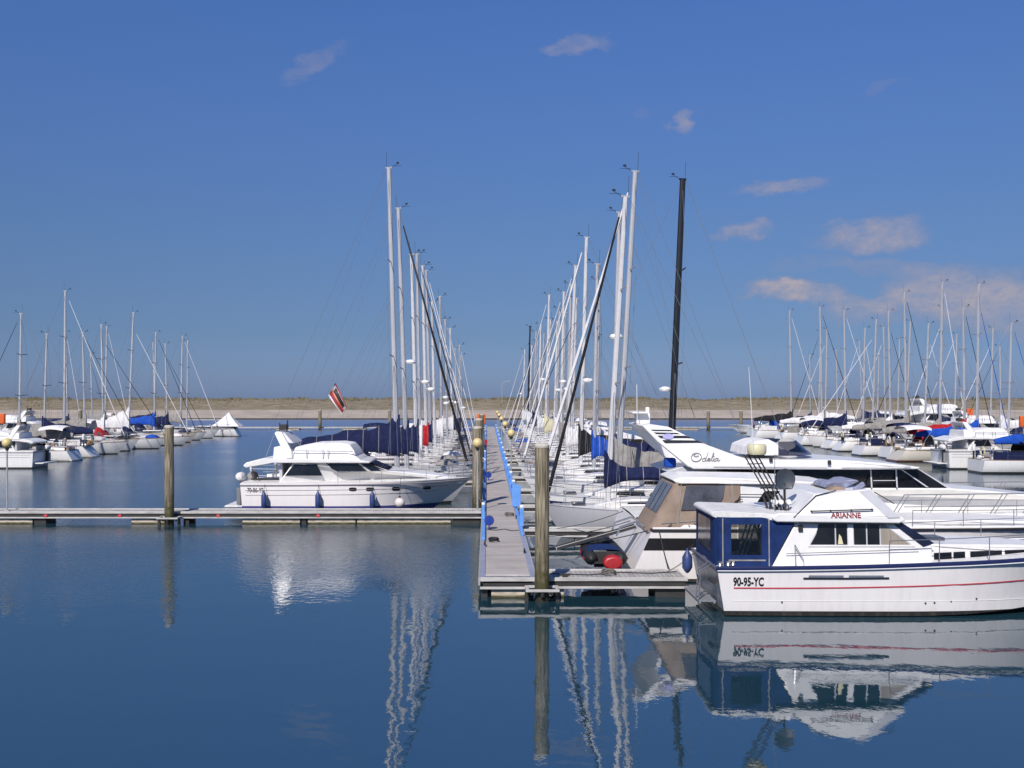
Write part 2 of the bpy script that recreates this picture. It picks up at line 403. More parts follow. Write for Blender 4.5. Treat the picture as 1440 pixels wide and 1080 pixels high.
# ------------------------------------------------------------------ sailing boats
def sail_funcs(L, B, fb, scoop):
    def b(t):
        if t > .42: return B / 2 * max(0, 1 - ((t - .42) / .58) ** 2.1) + .01
        return B / 2 * (1 - .2 * ((.42 - t) / .42) ** 2)
    def s(t): return fb * (1 + .22 * (t - .35) ** 2 * (2 if t > .35 else .6))
    def X(t, z): return L * t - .09 * L * t ** 6 * (1 - z / s(t)) + scoop * (1 - t) ** 10 * (z / s(t))
    return b, s, X

def sailboat(label, group, Y, bowX, head, L, B, mastX, top, rake=.4, hull=None, cover=None, genoa=None, hood=None,
             mastm=None, radar=0.0, detail=1, boom=True, scoop=.45, fb=1.0, dz_cover=.9, stripe=None, mizzen=None, tent=None, boomlen=None, coverlen=1.0, rail_cloth=None, clutter=0, jit=0.0, mscale=1.0, boom_up=0.0):
    hull = hull or HULLS['white']; mastm = mastm or M_alu
    root = thing('sailboat', label, 'sailboat', (bowX - head * L, Y, 0), (0 if head > 0 else PI) + jit, group)
    b, s, X = sail_funcs(L, B, fb, scoop)
    # hull
    m = MB(); rs = []; N = 22; K = 9
    for i in range(N + 1):
        t = i / N; h = []
        for k in range(K + 1):
            a = PI / 2 * k / K
            y = b(t) * math.cos(a) ** (.55 + .35 * t); z = s(t) - (s(t) + .42 - .25 * t ** 3) * math.sin(a) ** 1.15; h.append((y, z))
        h[-1] = (0, h[-1][1])
        rs.append([(X(t, z), -y, z) for y, z in h] + [(X(t, z), y, z) for y, z in reversed(h[:-1])])
    m.rings(rs, cap=False, closed=False); m.f.append(tuple(range(len(rs[0]))))
    m.build('hull', hull, root)
    deck_of(b, s, X, .025, .09, .015, 18).build('deck', M_deck, root)
    along_sheer(b, s, X, .022, .012, -.005, N=16, n=5).build('toe_rail', M_alu if detail > 1 else M_teak, root)
    xm = L - abs(mastX - bowX); zs = s(.6)
    # coachroof
    c0, c1 = .33 * L, min(.78 * L, xm + .22 * L); hh = .36 if L > 8 else .3
    def cw(x, z):
        t = x / L; k = min(1, max(0, (c1 - x) / (c1 - c0) * 2.2)) ** .5
        return max(.12, (b(t) * .62) * (.35 + .65 * k) - .25 * (z - zs))
    pts = []
    xs = [c0 + (c1 - c0) * i / 8 for i in range(9)]
    poly = [(c0, s(c0 / L) - .03)] + [(x, s(x / L) + .05 + hh * min(1, max(0, (c1 - x) / (c1 - c0) * 3)) ** .6 * (1 - .15 * (x - c0) / (c1 - c0))) for x in xs] + [(c1 + .1, s(c1 / L) - .02)]
    roof = MB().prism(poly, cw).build('coachroof', M_gel, root, bevel=.05)
    w0, w1 = c0 + .15 * (c1 - c0), c0 + .72 * (c1 - c0)
    def wz(x, f): return s(x / L) + .07 + f * hh * .62
    if detail > 1:
        for a, e in ((w0, (w0 + w1) / 2 - .06), ((w0 + w1) / 2 + .06, w1)):
            MB().plate([(a, wz(a, .25)), (e, wz(e, .25)), (e - .1, wz(e, .85)), (a + .06, wz(a, .95))], cw, .008).build('window', M_glass, roof, smooth=False)
    else:
        MB().plate([(w0, wz(w0, .2)), (w1, wz(w1, .3)), (w1 - .15, wz(w1, .8)), (w0 + .06, wz(w0, .95))], cw, .01).build('window', M_glass, roof, smooth=False)
    MB().box((c1 + .55, 0, s((c1 + .5) / L) + .12), (.5, .5, .06)).build('deck_hatch', M_smokeplate, root, bevel=.02)
    # cockpit
    cp = MB()
    for sd in (-1, 1):
        cp.tube([(.07 * L, sd * b(.1) * .72, s(.1) + .1), (.2 * L, sd * b(.2) * .74, s(.2) + .16), (c0, sd * b(.33) * .72, s(.33) + .2)], .12, 8)
    cp.build('cockpit_coaming', M_gel, root)
    MB().box((.2 * L, 0, s(.2) + .055), (.24 * L, b(.2) * 1.2, .02)).build('cockpit_sole', M_teak, root)
    wl = MB(); ring = [(.13 * L, .42 * math.cos(2 * PI * i / 18), s(.13) + .62 + .42 * math.sin(2 * PI * i / 18)) for i in range(19)]
    wl.tube(ring, .014, 5); wl.tube([(.13 * L, 0, s(.13)), (.13 * L, 0, s(.13) + .75)], .06, 6)
    for i in range(3):
        a = PI * i / 3; wl.tube([(.13 * L, .42 * math.cos(a), s(.13) + .62 + .42 * math.sin(a)), (.13 * L, -.42 * math.cos(a), s(.13) + .62 - .42 * math.sin(a))], .008, 4)
    wl.build('steering_wheel', M_steel, root)
    if hood:
        hd = MB(); rr = []
        for i in range(6):
            f = i / 5; xx = c0 - .25 + .95 * f; H = (.95 * (1 - f ** 2.2) + .06); W = b(.33) * (.72 - .1 * f)
            rr.append([(xx, W * math.cos(PI * j / 12), s(.33) + .18 + H * math.sin(PI * j / 12) ** .6) for j in range(13)])
        hd.rings(rr, cap=False, closed=False); o = hd.build('sprayhood', hood, root)
        MB().plate([(c0 + .05, s(.33) + .42), (c0 + .42, s(.33) + .42), (c0 + .2, s(.33) + .72), (c0 + .05, s(.33) + .75)], b(.33) * .695, .01).build('hood_window', M_vinyl, o)
    if tent:
        z0 = s(.2); W = b(.2) * 1.02
        a_ = (c0 * .5, 0, z0 + 2.1); base = [(c0 + .5, -W, z0 + .35), (c0 + .5, W, z0 + .35), (-.1, W, z0 + .35), (-.1, -W, z0 + .35)]
        tm = MB(); n_ = 5
        for i in range(4):
            p, q_ = Vector(base[i]), Vector(base[(i + 1) % 4]); top_ = Vector(a_)
            vs = []; 
            for r_ in range(n_ + 1):
                g = r_ / n_; sag = -.12 * math.sin(PI * g)
                for c_ in range(n_ + 1):
                    h_ = c_ / n_; e = p.lerp(q_, h_).lerp(top_, g); vs.append((e.x * 1.0, e.y, e.z + sag))
            tm.add(vs, [(r_ * (n_ + 1) + c_, r_ * (n_ + 1) + c_ + 1, (r_ + 1) * (n_ + 1) + c_ + 1, (r_ + 1) * (n_ + 1) + c_) for r_ in range(n_) for c_ in range(n_)])
        tm.build('cockpit_tent', tent, root)
    # mast
    zb = s(xm / L) + .05 + (hh if c0 < xm < c1 else 0) * .8
    mr = .062 + .0045 * (top - 9); mr = max(.06, mr) * 1.04 * mscale
    def ax(z): return xm - rake * (z - zb) / (top - zb)
    n = 8 if detail > 1 else 6
    mast = MB().tube([(ax(zb - .1), 0, zb - .1), (ax(zb + (top - zb) * .5), 0, zb + (top - zb) * .5), (ax(top), 0, top)], mr * 1.12, n, r1=mr * .85, sq=(1.25, .9)).build('mast', mastm, root)
    sp = [.38, .69] if top > 11.3 else [.52]
    tips = []
    for f in sp:
        z = zb + (top - zb) * f; w = b(xm / L) * (.92 - .4 * f)
        for sd in (-1, 1):
            MB().tube([(ax(z), 0, z), (ax(z) - .12, sd * w, z + .06)], .028, 5, sq=(1.4, .5)).build('spreader', mastm if mastm is M_blackmast else M_alu, mast)
        tips.append((z + .06, w, ax(z) - .12))
    hd = MB().tube([(ax(top) - .15, 0, top), (ax(top) + .16, 0, top + .02)], .045, 5)
    hd.build('mast_head', M_alu if mastm is not M_blackmast else M_blackmast, mast)
    wv = MB().tube([(ax(top) + .1, 0, top), (ax(top) + .42, 0, top + .2)], .009, 4); wv.tube([(ax(top) - .1, 0, top), (ax(top) - .12, .05, top + .75)], .007, 4)
    wv.lathe((ax(top) + .42, 0, top + .2), [(.0, 0), (.07, .02), (.07, .06), (0, .1)], 6)
    wv.tube([(ax(top) + .18, 0, top + .12), (ax(top) + .6, .05, top + .12)], .008, 4)
    wv.build('wind_vane', M_black, mast)
    if radar:
        z = zb + (top - zb) * radar
        MB().lathe((ax(z) + .38, 0, z), [(0, 0), (.24, .02), (.27, .1), (.22, .2), (0, .24)], 12).build('radar_dome', M_gel, mast)
    # rigging
    wr = .0075 if detail > 1 else .0075
    sh = MB()
    for sd in (-1, 1):
        ch = (xm - .15, sd * b(xm / L) * .93, s(xm / L))
        prev = ch; 
        for (z, w, xx) in tips:
            sh.tube([prev, (xx, sd * w, z)], wr, 4); prev = (xx, sd * w, z)
        sh.tube([prev, (ax(top * .985), 0, top * .985)], wr, 4)
        z1 = tips[0][0]; sh.tube([(xm - .35, sd * b(xm / L) * .9, s(xm / L)), (ax(z1 - .1), 0, z1 - .1)], wr, 4)
        sh.tube([(xm + .2, sd * b(xm / L) * .9, s(xm / L)), (ax(z1 - .1), 0, z1 - .1)], wr, 4)
    sh.build('shroud', M_wire, root)
    zf = top * (.985 if detail > 1 or R.random() > .4 else .88)
    f0 = Vector((L - .18, 0, s(1) + .12)); f1 = Vector((ax(zf) + .08, 0, zf))
    if genoa:
        g0, g1 = f0.lerp(f1, .03), f0.lerp(f1, .95)
        gp = [g0.lerp(g1, i / 8) for i in range(9)]
        gm = MB(); rings = []
        gr = (.055 + .004 * (top - 9)) * (.92 if detail > 1 else .5)
        d = (f1 - f0).normalized(); a = d.cross(Vector((0, 1, 0))).normalized(); bb = Vector((0, 1, 0))
        for i, p in enumerate(gp):
            rr_ = gr * (1.05 - .5 * i / 8) * (1 + .1 * math.sin(i * 2.1)); rings.append([p + a * math.cos(2 * PI * j / 6) * rr_ + bb * math.sin(2 * PI * j / 6) * rr_ for j in range(6)])
        gm.rings(rings)
        fs = gm.build('furled_genoa', genoa, root)
        MB().lathe(tuple(f0.lerp(f1, .015)), [(0, -.06), (.12, -.05), (.12, -.02), (.06, 0), (.12, .03), (0, .05)], 8).build('furler_drum', M_black, fs)
    MB().tube([f0, f1], wr * 1.1, 4).build('forestay', M_wire, root)
    MB().tube([(.1, 0, s(0)), (ax(top) - .12, 0, top)], wr, 4).build('backstay', M_wire, root)
    # boom + cover
    if boom:
        zbm = zb + .75 + boom_up; bl = boomlen or min(xm - .04 * L, L * .5)
        e = (xm - bl, 0, zbm - .02)
        bo = MB().tube([(xm - .08, 0, zbm), e], .06, 6, sq=(1.25, .8)).build('boom', mastm if mastm is M_blackmast else M_alu, root)
        if cover:
            rings = []; K2 = 22; cl = bl * coverlen
            for i in range(K2 + 1):
                f = i / K2; x = xm + .12 - (cl + .1) * f
                if f < .12: h_ = dz_cover + .55 * (1 - f / .12)
                else: h_ = .26 + (dz_cover - .26) * (1 - (f - .12) / .88) ** .75
                h_ *= 1 + .07 * math.sin(f * 17 + Y) + .04 * math.sin(f * 41 + 2 * Y); w_ = .13 + .09 * (1 - f) + .022 * math.sin(f * 23 + Y)
                low = .14 + .03 * math.sin(f * 11 + Y) + (.25 * max(0, 1 - f / .15))
                ring = []
                for j in range(10):
                    a = 2 * PI * j / 10; zz = math.sin(a)
                    ring.append((x, math.cos(a) * w_ * (1 - .45 * max(0, zz)), zbm + (zz * (h_ if zz > 0 else low))))
                rings.append(ring)
            sc_ = MB().rings(rings).build('sail_cover', cover, root)
            if detail > 1:
                for q_ in (4, 7, 10, 13, 16, 19):
                    rg = rings[q_]; c_ = sum((Vector(v) for v in rg), Vector()) / 10
                    MB().tube([c_ + (Vector(v) - c_) * 1.02 for v in rg + rg[:1]], .016, 5).build('lashing', M_greycan, sc_)
        MB().tube([e, (ax(top) - .1, 0, top)], wr * .7, 4).build('topping_lift', M_wire, root)
        MB().tube([(e[0] + .5, 0, zbm - .05), (e[0] + .7, 0, s(.2) + .1)], .015, 4).build('mainsheet', M_darkrope, root)
    if mizzen:
        xz, tz = mizzen
        MB().tube([(xz, 0, s(.1)), (xz - .2, 0, tz)], .06, 6, r1=.045).build('mizzen_mast', mastm, root)
    # rails
    pr = MB(); hp = .62
    t_ = .9
    for zq in (hp, hp * .5):
        pr.tube([(X(t_, s(t_)), -b(t_) * .85, s(t_) + zq), (L * .97, -.16, s(1) + zq + .03), (L + .06, 0, s(1) + zq + .04), (L * .97, .16, s(1) + zq + .03), (X(t_, s(t_)), b(t_) * .85, s(t_) + zq)], .014, 5)
    for sd in (-1, 1):
        pr.tube([(X(t_, s(t_)), sd * b(t_) * .85, s(t_)), (X(t_, s(t_)), sd * b(t_) * .85, s(t_) + hp)], .014, 5)
        pr.tube([(L * .965, sd * .12, s(1)), (L * .97, sd * .16, s(1) + hp)], .014, 5)
    pr.build('pulpit', M_steel, root)
    ps = MB()
    for zq in (hp, hp * .5):
        ps.tube([(.16 * L, -b(.16) * .93, s(.16) + zq), (.02 * L + scoop * .6, -b(.02) * .9, s(0) + zq), (scoop * .8, -b(0) * .3, s(0) + zq)], .014, 5)
        ps.tube([(.16 * L, b(.16) * .93, s(.16) + zq), (.02 * L + scoop * .6, b(.02) * .9, s(0) + zq), (scoop * .8, b(0) * .3, s(0) + zq)], .014, 5)
    for sd in (-1, 1):
        for t2, k in ((.16, .93), (.05, .9)):
            ps.tube([(t2 * L + (scoop * .3 if t2 < .1 else 0), sd * b(t2) * k, s(t2)), (t2 * L + (scoop * .3 if t2 < .1 else 0), sd * b(t2) * k, s(t2) + hp)], .014, 5)
    ps.build('pushpit', M_steel, root)
    rl, sts = rails(b, s, X, hp, .16, .9, 5, inset=.06, r=.007)
    rl.build('lifeline', M_steel, root)
    if detail > 1:
        for st in sts: st.build('stanchion', M_steel, root)
    else:
        sm = MB()
        for st in sts: sm.add(st.v, st.f)
        sm.build('stanchions', M_steel, root)
    if stripe:
        MB_ = MB()
        for sd in (-1, 1):
            vs = []; n2 = 20
            for i in range(n2 + 1):
                t = .02 + .96 * i / n2
                for fz in (.80, .72):
                    z = s(t) * fz; a = math.asin(min(1, max(0, ((s(t) - z) / (s(t) + .42 - .25 * t ** 3)) ** (1 / 1.15))))
                    vs.append((X(t, z), sd * (b(t) * math.cos(a) ** (.55 + .35 * t) + .008), z))
            MB_.add(vs, [(2 * i, 2 * i + 1, 2 * i + 3, 2 * i + 2) for i in range(n2)])
        MB_.build('hull_stripe', stripe, root)
    if clutter:
        rr = random.Random(int(Y * 10))
        if rr.random() < .32 and not tent:
            cvm = rr.choice([M_whitecan, M_blackcan, M_greycan, M_navy, M_whitecan, M_greycan, M_whitecan]); W = b(.2) * .85; z0 = s(.2) + 1.55
            ri = [[(.08 * L + .2 * L * f, W * math.cos(PI * j / 8), z0 + .3 * math.sin(PI * j / 8) ** .7 + .12 * math.sin(PI * f)) for j in range(9)] for f in (0, .25, .5, .75, 1)]
            bo_ = MB().rings(ri, cap=False, closed=False).build('bimini', cvm, root)
            fm = MB()
            for sd in (-1, 1):
                fm.tube([(.08 * L, sd * W, z0), (.17 * L, sd * W * 1.03, s(.2))], .015, 5); fm.tube([(.28 * L, sd * W, z0), (.17 * L, sd * W * 1.03, s(.2))], .015, 5)
            fm.build('frame', M_steel, bo_)
        if rr.random() < .6:
            sd = rr.choice((-1, 1)); x_ = .04 * L + scoop * .5
            ob = MB().lathe((x_, sd * b(.04) * .85, s(0) + .75), [(0, -.25), (.1, -.22), (.13, 0), (.12, .2), (0, .26)], 10).build('outboard_cowl', rr.choice([M_black, M_greycan, M_gel]), root)
            MB().box((x_, sd * b(.04) * .85, s(0) + .3), (.08, .12, .6)).build('outboard_leg', M_black, ob)
        if rr.random() < .6:
            ri = [(.02 * L + scoop * .5, -b(0) * .5 + .28 * math.cos(2 * PI * j / 14), s(0) + .55 + .28 * math.sin(2 * PI * j / 14)) for j in range(15)]
            MB().tube(ri, .06, 6).build('lifebuoy', rr.choice([M_redpaint, M_whitecan, M_cream, M_whitecan, M_whitecan]), root)
        if rr.random() < .5:
            m_ = MB(); m_.rings([[(.78 * L + 1.3 * f, (.5 * math.sin(PI * (.15 + .7 * f))) * math.cos(PI * j / 8), s(.8) + .08 + .34 * math.sin(PI * (.12 + .76 * f)) * math.sin(PI * j / 8)) for j in range(9)] for f in (0, .25, .5, .75, 1)], cap=False, closed=False)
            m_.build('deck_bag', rr.choice([M_greycan, M_navy, M_blue, M_whitecan, M_blackcan]), root)
        if rr.random() < .55:
            for f in (.3, .55):
                for sd in (-1, 1): MB().lathe((L * f, sd * (b(f) + .1), .55), [(0, -.34), (.08, -.26), (.11, -.15), (.11, .18), (.05, .3), (0, .34)], 8).build('side_fender', rr.choice([M_fender, M_black, M_fenderw]), root)
        cr_ = MB()
        for _ in range(7):
            x_ = rr.uniform(.06, .34) * L; y_ = rr.uniform(-.6, .6) * b(.2); hh_ = rr.uniform(.1, .5)
            cr_.box((x_, y_, s(.2) + .1 + hh_ / 2), (rr.uniform(.1, .5), rr.uniform(.1, .5), hh_), rz=rr.uniform(0, 3))
        cr_.build('cockpit_gear', rr.choice([M_blackcan, M_navy, M_greycan, M_teak]), root, bevel=.04)
        if rr.random() < .4: MB().plate([(X(.06, 1), s(.06) + .05), (X(.32, 1), s(.32) + .05), (X(.32, 1), s(.32) + .55), (X(.06, 1), s(.06) + .55)], lambda x, z: b(min(1, max(0, x / L))) * .97, 0, .01).build('weather_cloth', rr.choice([M_navy, M_greycan, M_whitecan, M_whitecan]), root)
    if rail_cloth:
        vs = []
        for t in (.04, .1, .16, .22, .3):
            for q_ in (.05, .55): vs.append((X(t, s(t)), -head * (b(t) * .95), s(t) + q_))
        MB().add(vs, [(2 * i, 2 * i + 1, 2 * i + 3, 2 * i + 2) for i in range(4)]).build('weather_cloth', rail_cloth, root)
    if detail > 1:
        for sd in (-1, 1):
            for f in (.14, .3):
                MB().lathe((L * f, sd * b(f) * .74, s(f) + .24), [(.0, 0), (.07, .0), (.055, .06), (.07, .13), (0, .14)], 10).build('winch', M_steel, root)
        MB().lathe((.06, b(0) * .55, s(0) + .5), [(.18 + .0, -.05)] + [(.2 + .05 * math.cos(a), .05 * math.sin(a)) for a in (PI, 2, 1, 0, -1, -2)], 12, 'x').build('horseshoe_buoy', M_whitecan, root)
    return root

M_smokeplate = mat('hatch_acrylic', (0.05, 0.055, 0.07), 0.15)
HULLS = {
    'white': hull_mat('hull_white', [(-1, (.03, .03, .035)), (.06, (.03, .03, .035)), (.1, WH)]),
    'navyboot': hull_mat('hull_white_navy_boot', [(-1, (.02, .025, .06)), (.05, (.012, .018, .10)), (.17, WH)]),
    'grey': hull_mat('hull_grey', [(-1, (.02, .02, .03)), (.08, (.5, .5, .5)), (.12, (.43, .43, .455))]),
    'cream': hull_mat('hull_cream', [(-1, (.04, .03, .02)), (.06, (.25, .06, .03)), (.12, (.62, .58, .50))]),
    'redboot': hull_mat('hull_white_red_boot', [(-1, (.16, .03, .02)), (.0, (.30, .05, .02)), (.12, (.7, .66, .62))]),
    'blue': hull_mat('hull_navy', [(-1, (.10, .02, .02)), (.05, (.7, .7, .7)), (.12, (.014, .024, .10))]),
    'bluebow': hull_mat('hull_blue_grey', [(-1, (.02, .02, .03)), (.08, (.10, .13, .22))]),
}

# ================================================================== SETTING
def water_mat():
    m = bpy.data.materials.new('harbour_water'); m.use_nodes = True; nt = m.node_tree
    out = nt.nodes['Material Output']; b = nt.nodes['Principled BSDF']; nt.nodes.remove(b)
    tc = nt.nodes.new('ShaderNodeTexCoord')
    def noise(scale, st, det=3, rough=.5):
        mp = nt.nodes.new('ShaderNodeMapping'); mp.inputs['Scale'].default_value = st
        nz = nt.nodes.new('ShaderNodeTexNoise'); nz.inputs['Scale'].default_value = scale; nz.inputs['Detail'].default_value = det; nz.inputs['Roughness'].default_value = rough
        nt.links.new(tc.outputs['Object'], mp.inputs[0]); nt.links.new(mp.outputs[0], nz.inputs['Vector']); return nz.outputs['Fac']
    big = noise(WATER['s1'], (1, .8, 1), 2)
    fine = noise(WATER['s2'], (1, .8, 1), 3, .55)
    # wind patches: rougher water between the left walkway and the open foreground
    patch = noise(.11, (.7, 1.0, 1), 3)
    sx = nt.nodes.new('ShaderNodeSeparateXYZ'); nt.links.new(tc.outputs['Object'], sx.inputs[0])
    def rng(sock, a, b_, c, d):
        r = nt.nodes.new('ShaderNodeMapRange'); r.interpolation_type = 'SMOOTHSTEP'; r.inputs['From Min'].default_value = a; r.inputs['From Max'].default_value = b_
        r.inputs['To Min'].default_value = c; r.inputs['To Max'].default_value = d; nt.links.new(sock, r.inputs[0]); return r.outputs[0]
    def mth(op, a, b_):
        n = nt.nodes.new('ShaderNodeMath'); n.operation = op
        for i, q in enumerate((a, b_)):
            if isinstance(q, (int, float)): n.inputs[i].default_value = q
            else: nt.links.new(q, n.inputs[i])
        return n.outputs[0]
    jit = mth('MULTIPLY_ADD', patch, 14.0)
    nt.nodes[-1].inputs[2].default_value = -7.0
    yj = mth('ADD', sx.outputs['Y'], jit)
    ru = mth('MULTIPLY', rng(yj, 23, 31, 0, 1), rng(sx.outputs['X'], -2.0, 1.5, 1, 0))
    ru = mth('MULTIPLY', ru, rng(patch, .3, .55, .5, 1))
    far_ = rng(sx.outputs['Y'], 45, 170, 0, 1)
    lf = mth('MULTIPLY', rng(sx.outputs['X'], -2, 1.0, 1.0, .6), rng(patch, .35, .62, .55, 1.2))
    h = mth('ADD', mth('MULTIPLY', big, mth('MULTIPLY', lf, WATER['a1'])), mth('MULTIPLY', fine, mth('ADD', mth('ADD', mth('MULTIPLY', ru, WATER['a2']), WATER['a3']), mth('MULTIPLY', far_, .045))))
    bp = nt.nodes.new('ShaderNodeBump'); bp.inputs['Strength'].default_value = 1; bp.inputs['Distance'].default_value = 1
    nt.links.new(h, bp.inputs['Height'])
    gl = nt.nodes.new('ShaderNodeBsdfGlossy'); gl.inputs['Roughness'].default_value = .0; gl.inputs['Color'].default_value = (.97, .98, 1.0, 1)
    nt.links.new(bp.outputs[0], gl.inputs['Normal'])
    nt.links.new(mth('MULTIPLY_ADD', mth('ADD', mth('MULTIPLY', ru, .6), far_), .20), gl.inputs['Roughness']); nt.nodes[-1].inputs[2].default_value = .004
    df = nt.nodes.new('ShaderNodeBsdfDiffuse'); df.inputs['Color'].default_value = WATER['body']
    lw = nt.nodes.new('ShaderNodeFresnel'); lw.inputs['IOR'].default_value = WATER['ior']
    ms = nt.nodes.new('ShaderNodeMixShader'); nt.links.new(lw.outputs[0], ms.inputs[0]); nt.links.new(df.outputs[0], ms.inputs[1]); nt.links.new(gl.outputs[0], ms.inputs[2])
    nt.links.new(ms.outputs[0], out.inputs[0]); return m
WATER = dict(s1=1.1, s2=5.5, a1=.010, a2=.022, a3=.0012, body=(.012, .041, .058, 1), ior=3.0)
wm = MB().add([(-700, -120, 0), (700, -120, 0), (700, 300, 0), (-700, 300, 0)], [(0, 1, 2, 3)])
structure(wm.build('water', water_mat(), smooth=False))
sb = MB().add([(-700, -120, -3.5), (700, -120, -3.5), (700, 300, -3.5), (-700, 300, -3.5)], [(0, 1, 2, 3)])
structure(sb.build('harbour_bed', mat('mud', (.05, .06, .05), .9), smooth=False))

# --- dike behind the basin
def dike():
    mc = mat('dike_concrete', (.34, .29, .245), .9, vary=.16, scale=.35, stretch=(.4, 1, 2), bump=.3)
    N = 140; xs = [-420 + 840 * i / N for i in range(N + 1)]
    m = MB(); m.rings([[(x, 232, -1.2), (x, 234.2, .12), (x, 241, 1.98), (x, 241.6, 2.05)] for x in xs], cap=False, closed=False)
    structure(m.build('embankment', mc, smooth=False))
    m = MB(); m.rings([[(x, 232.0, -.6), (x, 233.95, .28), (x, 234.3, .30)] for x in xs], cap=False, closed=False)
    structure(m.build('embankment_foot', mat('wet_stone', (.05, .045, .035), .8, vary=.4, scale=1.0), smooth=False))
    g = bpy.data.materials.new('dike_grass'); g.use_nodes = True; nt = g.node_tree; b = nt.nodes['Principled BSDF']
    tc = nt.nodes.new('ShaderNodeTexCoord'); mp = nt.nodes.new('ShaderNodeMapping'); mp.inputs['Scale'].default_value = (.35, 1, 1.3)
    nz = nt.nodes.new('ShaderNodeTexNoise'); nz.inputs['Scale'].default_value = .8; nz.inputs['Detail'].default_value = 9; nz.inputs['Roughness'].default_value = .7
    nt.links.new(tc.outputs['Object'], mp.inputs[0]); nt.links.new(mp.outputs[0], nz.inputs['Vector'])
    cr = nt.nodes.new('ShaderNodeValToRGB'); e = cr.color_ramp.elements
    e[0].position = .32; e[0].color = (.13, .108, .07, 1); e[1].position = .66; e[1].color = (.30, .25, .18, 1)
    k = e.new(.5); k.color = (.215, .18, .125, 1)
    nt.links.new(nz.outputs['Fac'], cr.inputs[0]); nt.links.new(cr.outputs[0], b.inputs['Base Color']); b.inputs['Roughness'].default_value = 1; b.inputs['Specular IOR Level'].default_value = .1
    N = 420; xs = [-420 + 840 * i / N for i in range(N + 1)]
    rows = []
    for x in xs:
        n1 = .10 * math.sin(x * .21) + .07 * math.sin(x * .53 + 1) + .05 * R.uniform(-1, 1)
        rows.append([(x, 241.5, 2.0), (x, 243, 2.25 + n1 * .3), (x, 249, 3.2 + n1), (x, 256, 4.15 + n1), (x, 262, 4.45 + n1), (x, 272, 4.2), (x, 300, 2.5)])
    m = MB(); m.rings(rows, cap=False, closed=False); structure(m.build('terrain', g))
    # marram grass along the crest
    gm = MB(); vs = []; fs = []
    for _ in range(9000):
        x = R.uniform(-250, 250); y = R.choice([R.uniform(255, 263), R.uniform(246, 263)])
        z = 3.2 + (y - 249) / 7 * .95 if y < 256 else 4.15 + (y - 256) * .05
        z += .10 * math.sin(x * .21) + .07 * math.sin(x * .53 + 1) - .12
        h = R.uniform(.2, .6) * (1 if y > 254 else .5) * (.5 + .9 * abs(math.sin(x * .07 + math.sin(x * .31)))); w = R.uniform(.1, .28); l = R.uniform(-.2, .2)
        o = len(vs); vs += [(x - w, y, z), (x + w, y, z), (x + w * .5 + l, y, z + h), (x - w * .3 + l, y, z + h * .9)]; fs.append((o, o + 1, o + 2, o + 3))
    gm.add(vs, fs); o = gm.build('grass', mat('marram', (.165, .145, .09), .95, vary=.45, scale=.5, spec=.1), smooth=False)
    tag(o, 'dry green and straw coloured grass along the crest of the dike', None, kind='stuff')
dike()

# ================================================================== PIERS
DZ = .46
PX0, PX1, PY0, PY1 = -.17, 1.2, 26.5, 158.0
def floats(parent, cells, y0, y1, top, axis='x'):
    for a, e in cells:
        m = MB()
        if axis == 'x': m.box(((a + e) / 2, (y0 + y1) / 2, (top - .4) / 2), (e - a, y1 - y0, top + .4))
        else: m.box(((y0 + y1) / 2, (a + e) / 2, (top - .4) / 2), (y1 - y0, e - a, top + .4))
        m.build('float', M_float, parent, bevel=.02)

pier = thing('pier', 'long grey boarded floating pier running straight away from the camera', 'pier', (.5, 26.5, 0))
def PB(mb, name, m, par=pier, off=(.5, 26.5, 0), **k):
    mb.v = [(x - off[0], y - off[1], z - off[2]) for x, y, z in mb.v]; return mb.build(name, m, par, **k)
PB(MB().box(((PX0 + PX1) / 2 + .0, (PY0 + .55 + PY1) / 2, DZ - .05), (PX1 - PX0 - .24, PY1 - PY0 - .55, .1)), 'deck', M_boards, bevel=.0)
PB(MB().box(((PX0 + PX1) / 2, PY0 + .29, DZ - .045), (PX1 - PX0 - .1, .5, .1)), 'end_plate', M_grate)
PB(MB().box(((PX0 + PX1) / 2, PY0 + .56, DZ + .012), (PX1 - PX0 - .2, .05, .03)).box(((PX0 + PX1) / 2, PY0 + .02, DZ + .0), (PX1 - PX0, .05, .1)), 'end_nosing', M_fascia, bevel=.008)
for xx in (PX0 + .06, PX1 - .06):
    PB(MB().box((xx, (PY0 + PY1) / 2, DZ - .02), (.12, PY1 - PY0 - .1, .11)), 'edge_plate', M_edge, bevel=.01)
PB(MB().box((PX0 - .025, (PY0 + PY1) / 2, DZ - .06), (.05, PY1 - PY0, .2)), 'edge_beam', M_galv, bevel=.01)
PB(MB().box((PX1 + .025, (PY0 + PY1) / 2, DZ - .06), (.05, PY1 - PY0, .2)), 'edge_beam', M_galv, bevel=.01)
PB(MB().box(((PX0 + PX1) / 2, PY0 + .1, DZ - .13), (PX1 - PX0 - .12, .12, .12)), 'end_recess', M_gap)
PB(MB().box(((PX0 + PX1) / 2, PY0 - .005, DZ - .21), (PX1 - PX0 + .02, .07, .06)), 'end_rail', M_fascia, bevel=.008)
PB(MB().box(((PX0 + .3 + PX1 - .25) / 2, PY0 + .9, .02), (PX1 - PX0 - .5, 1.7, .46)), 'float', M_float, bevel=.02)
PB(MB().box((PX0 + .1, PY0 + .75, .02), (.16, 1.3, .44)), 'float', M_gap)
for i in range(12):
    y = PY0 + 6.5 + i * 11
    PB(MB().box(((PX0 + PX1) / 2, y, 0), (PX1 - PX0 - .12, 2.6, .5)), 'float', M_float, bevel=.02)
for xx, y0 in ((PX0 + .055, 33.5), (PX1 - .055, 34.5)):
    PB(MB().box((xx, (y0 + PY1) / 2, DZ + .085), (.10, PY1 - y0, .09)), 'blue_kerb', M_pblue, bevel=.01)
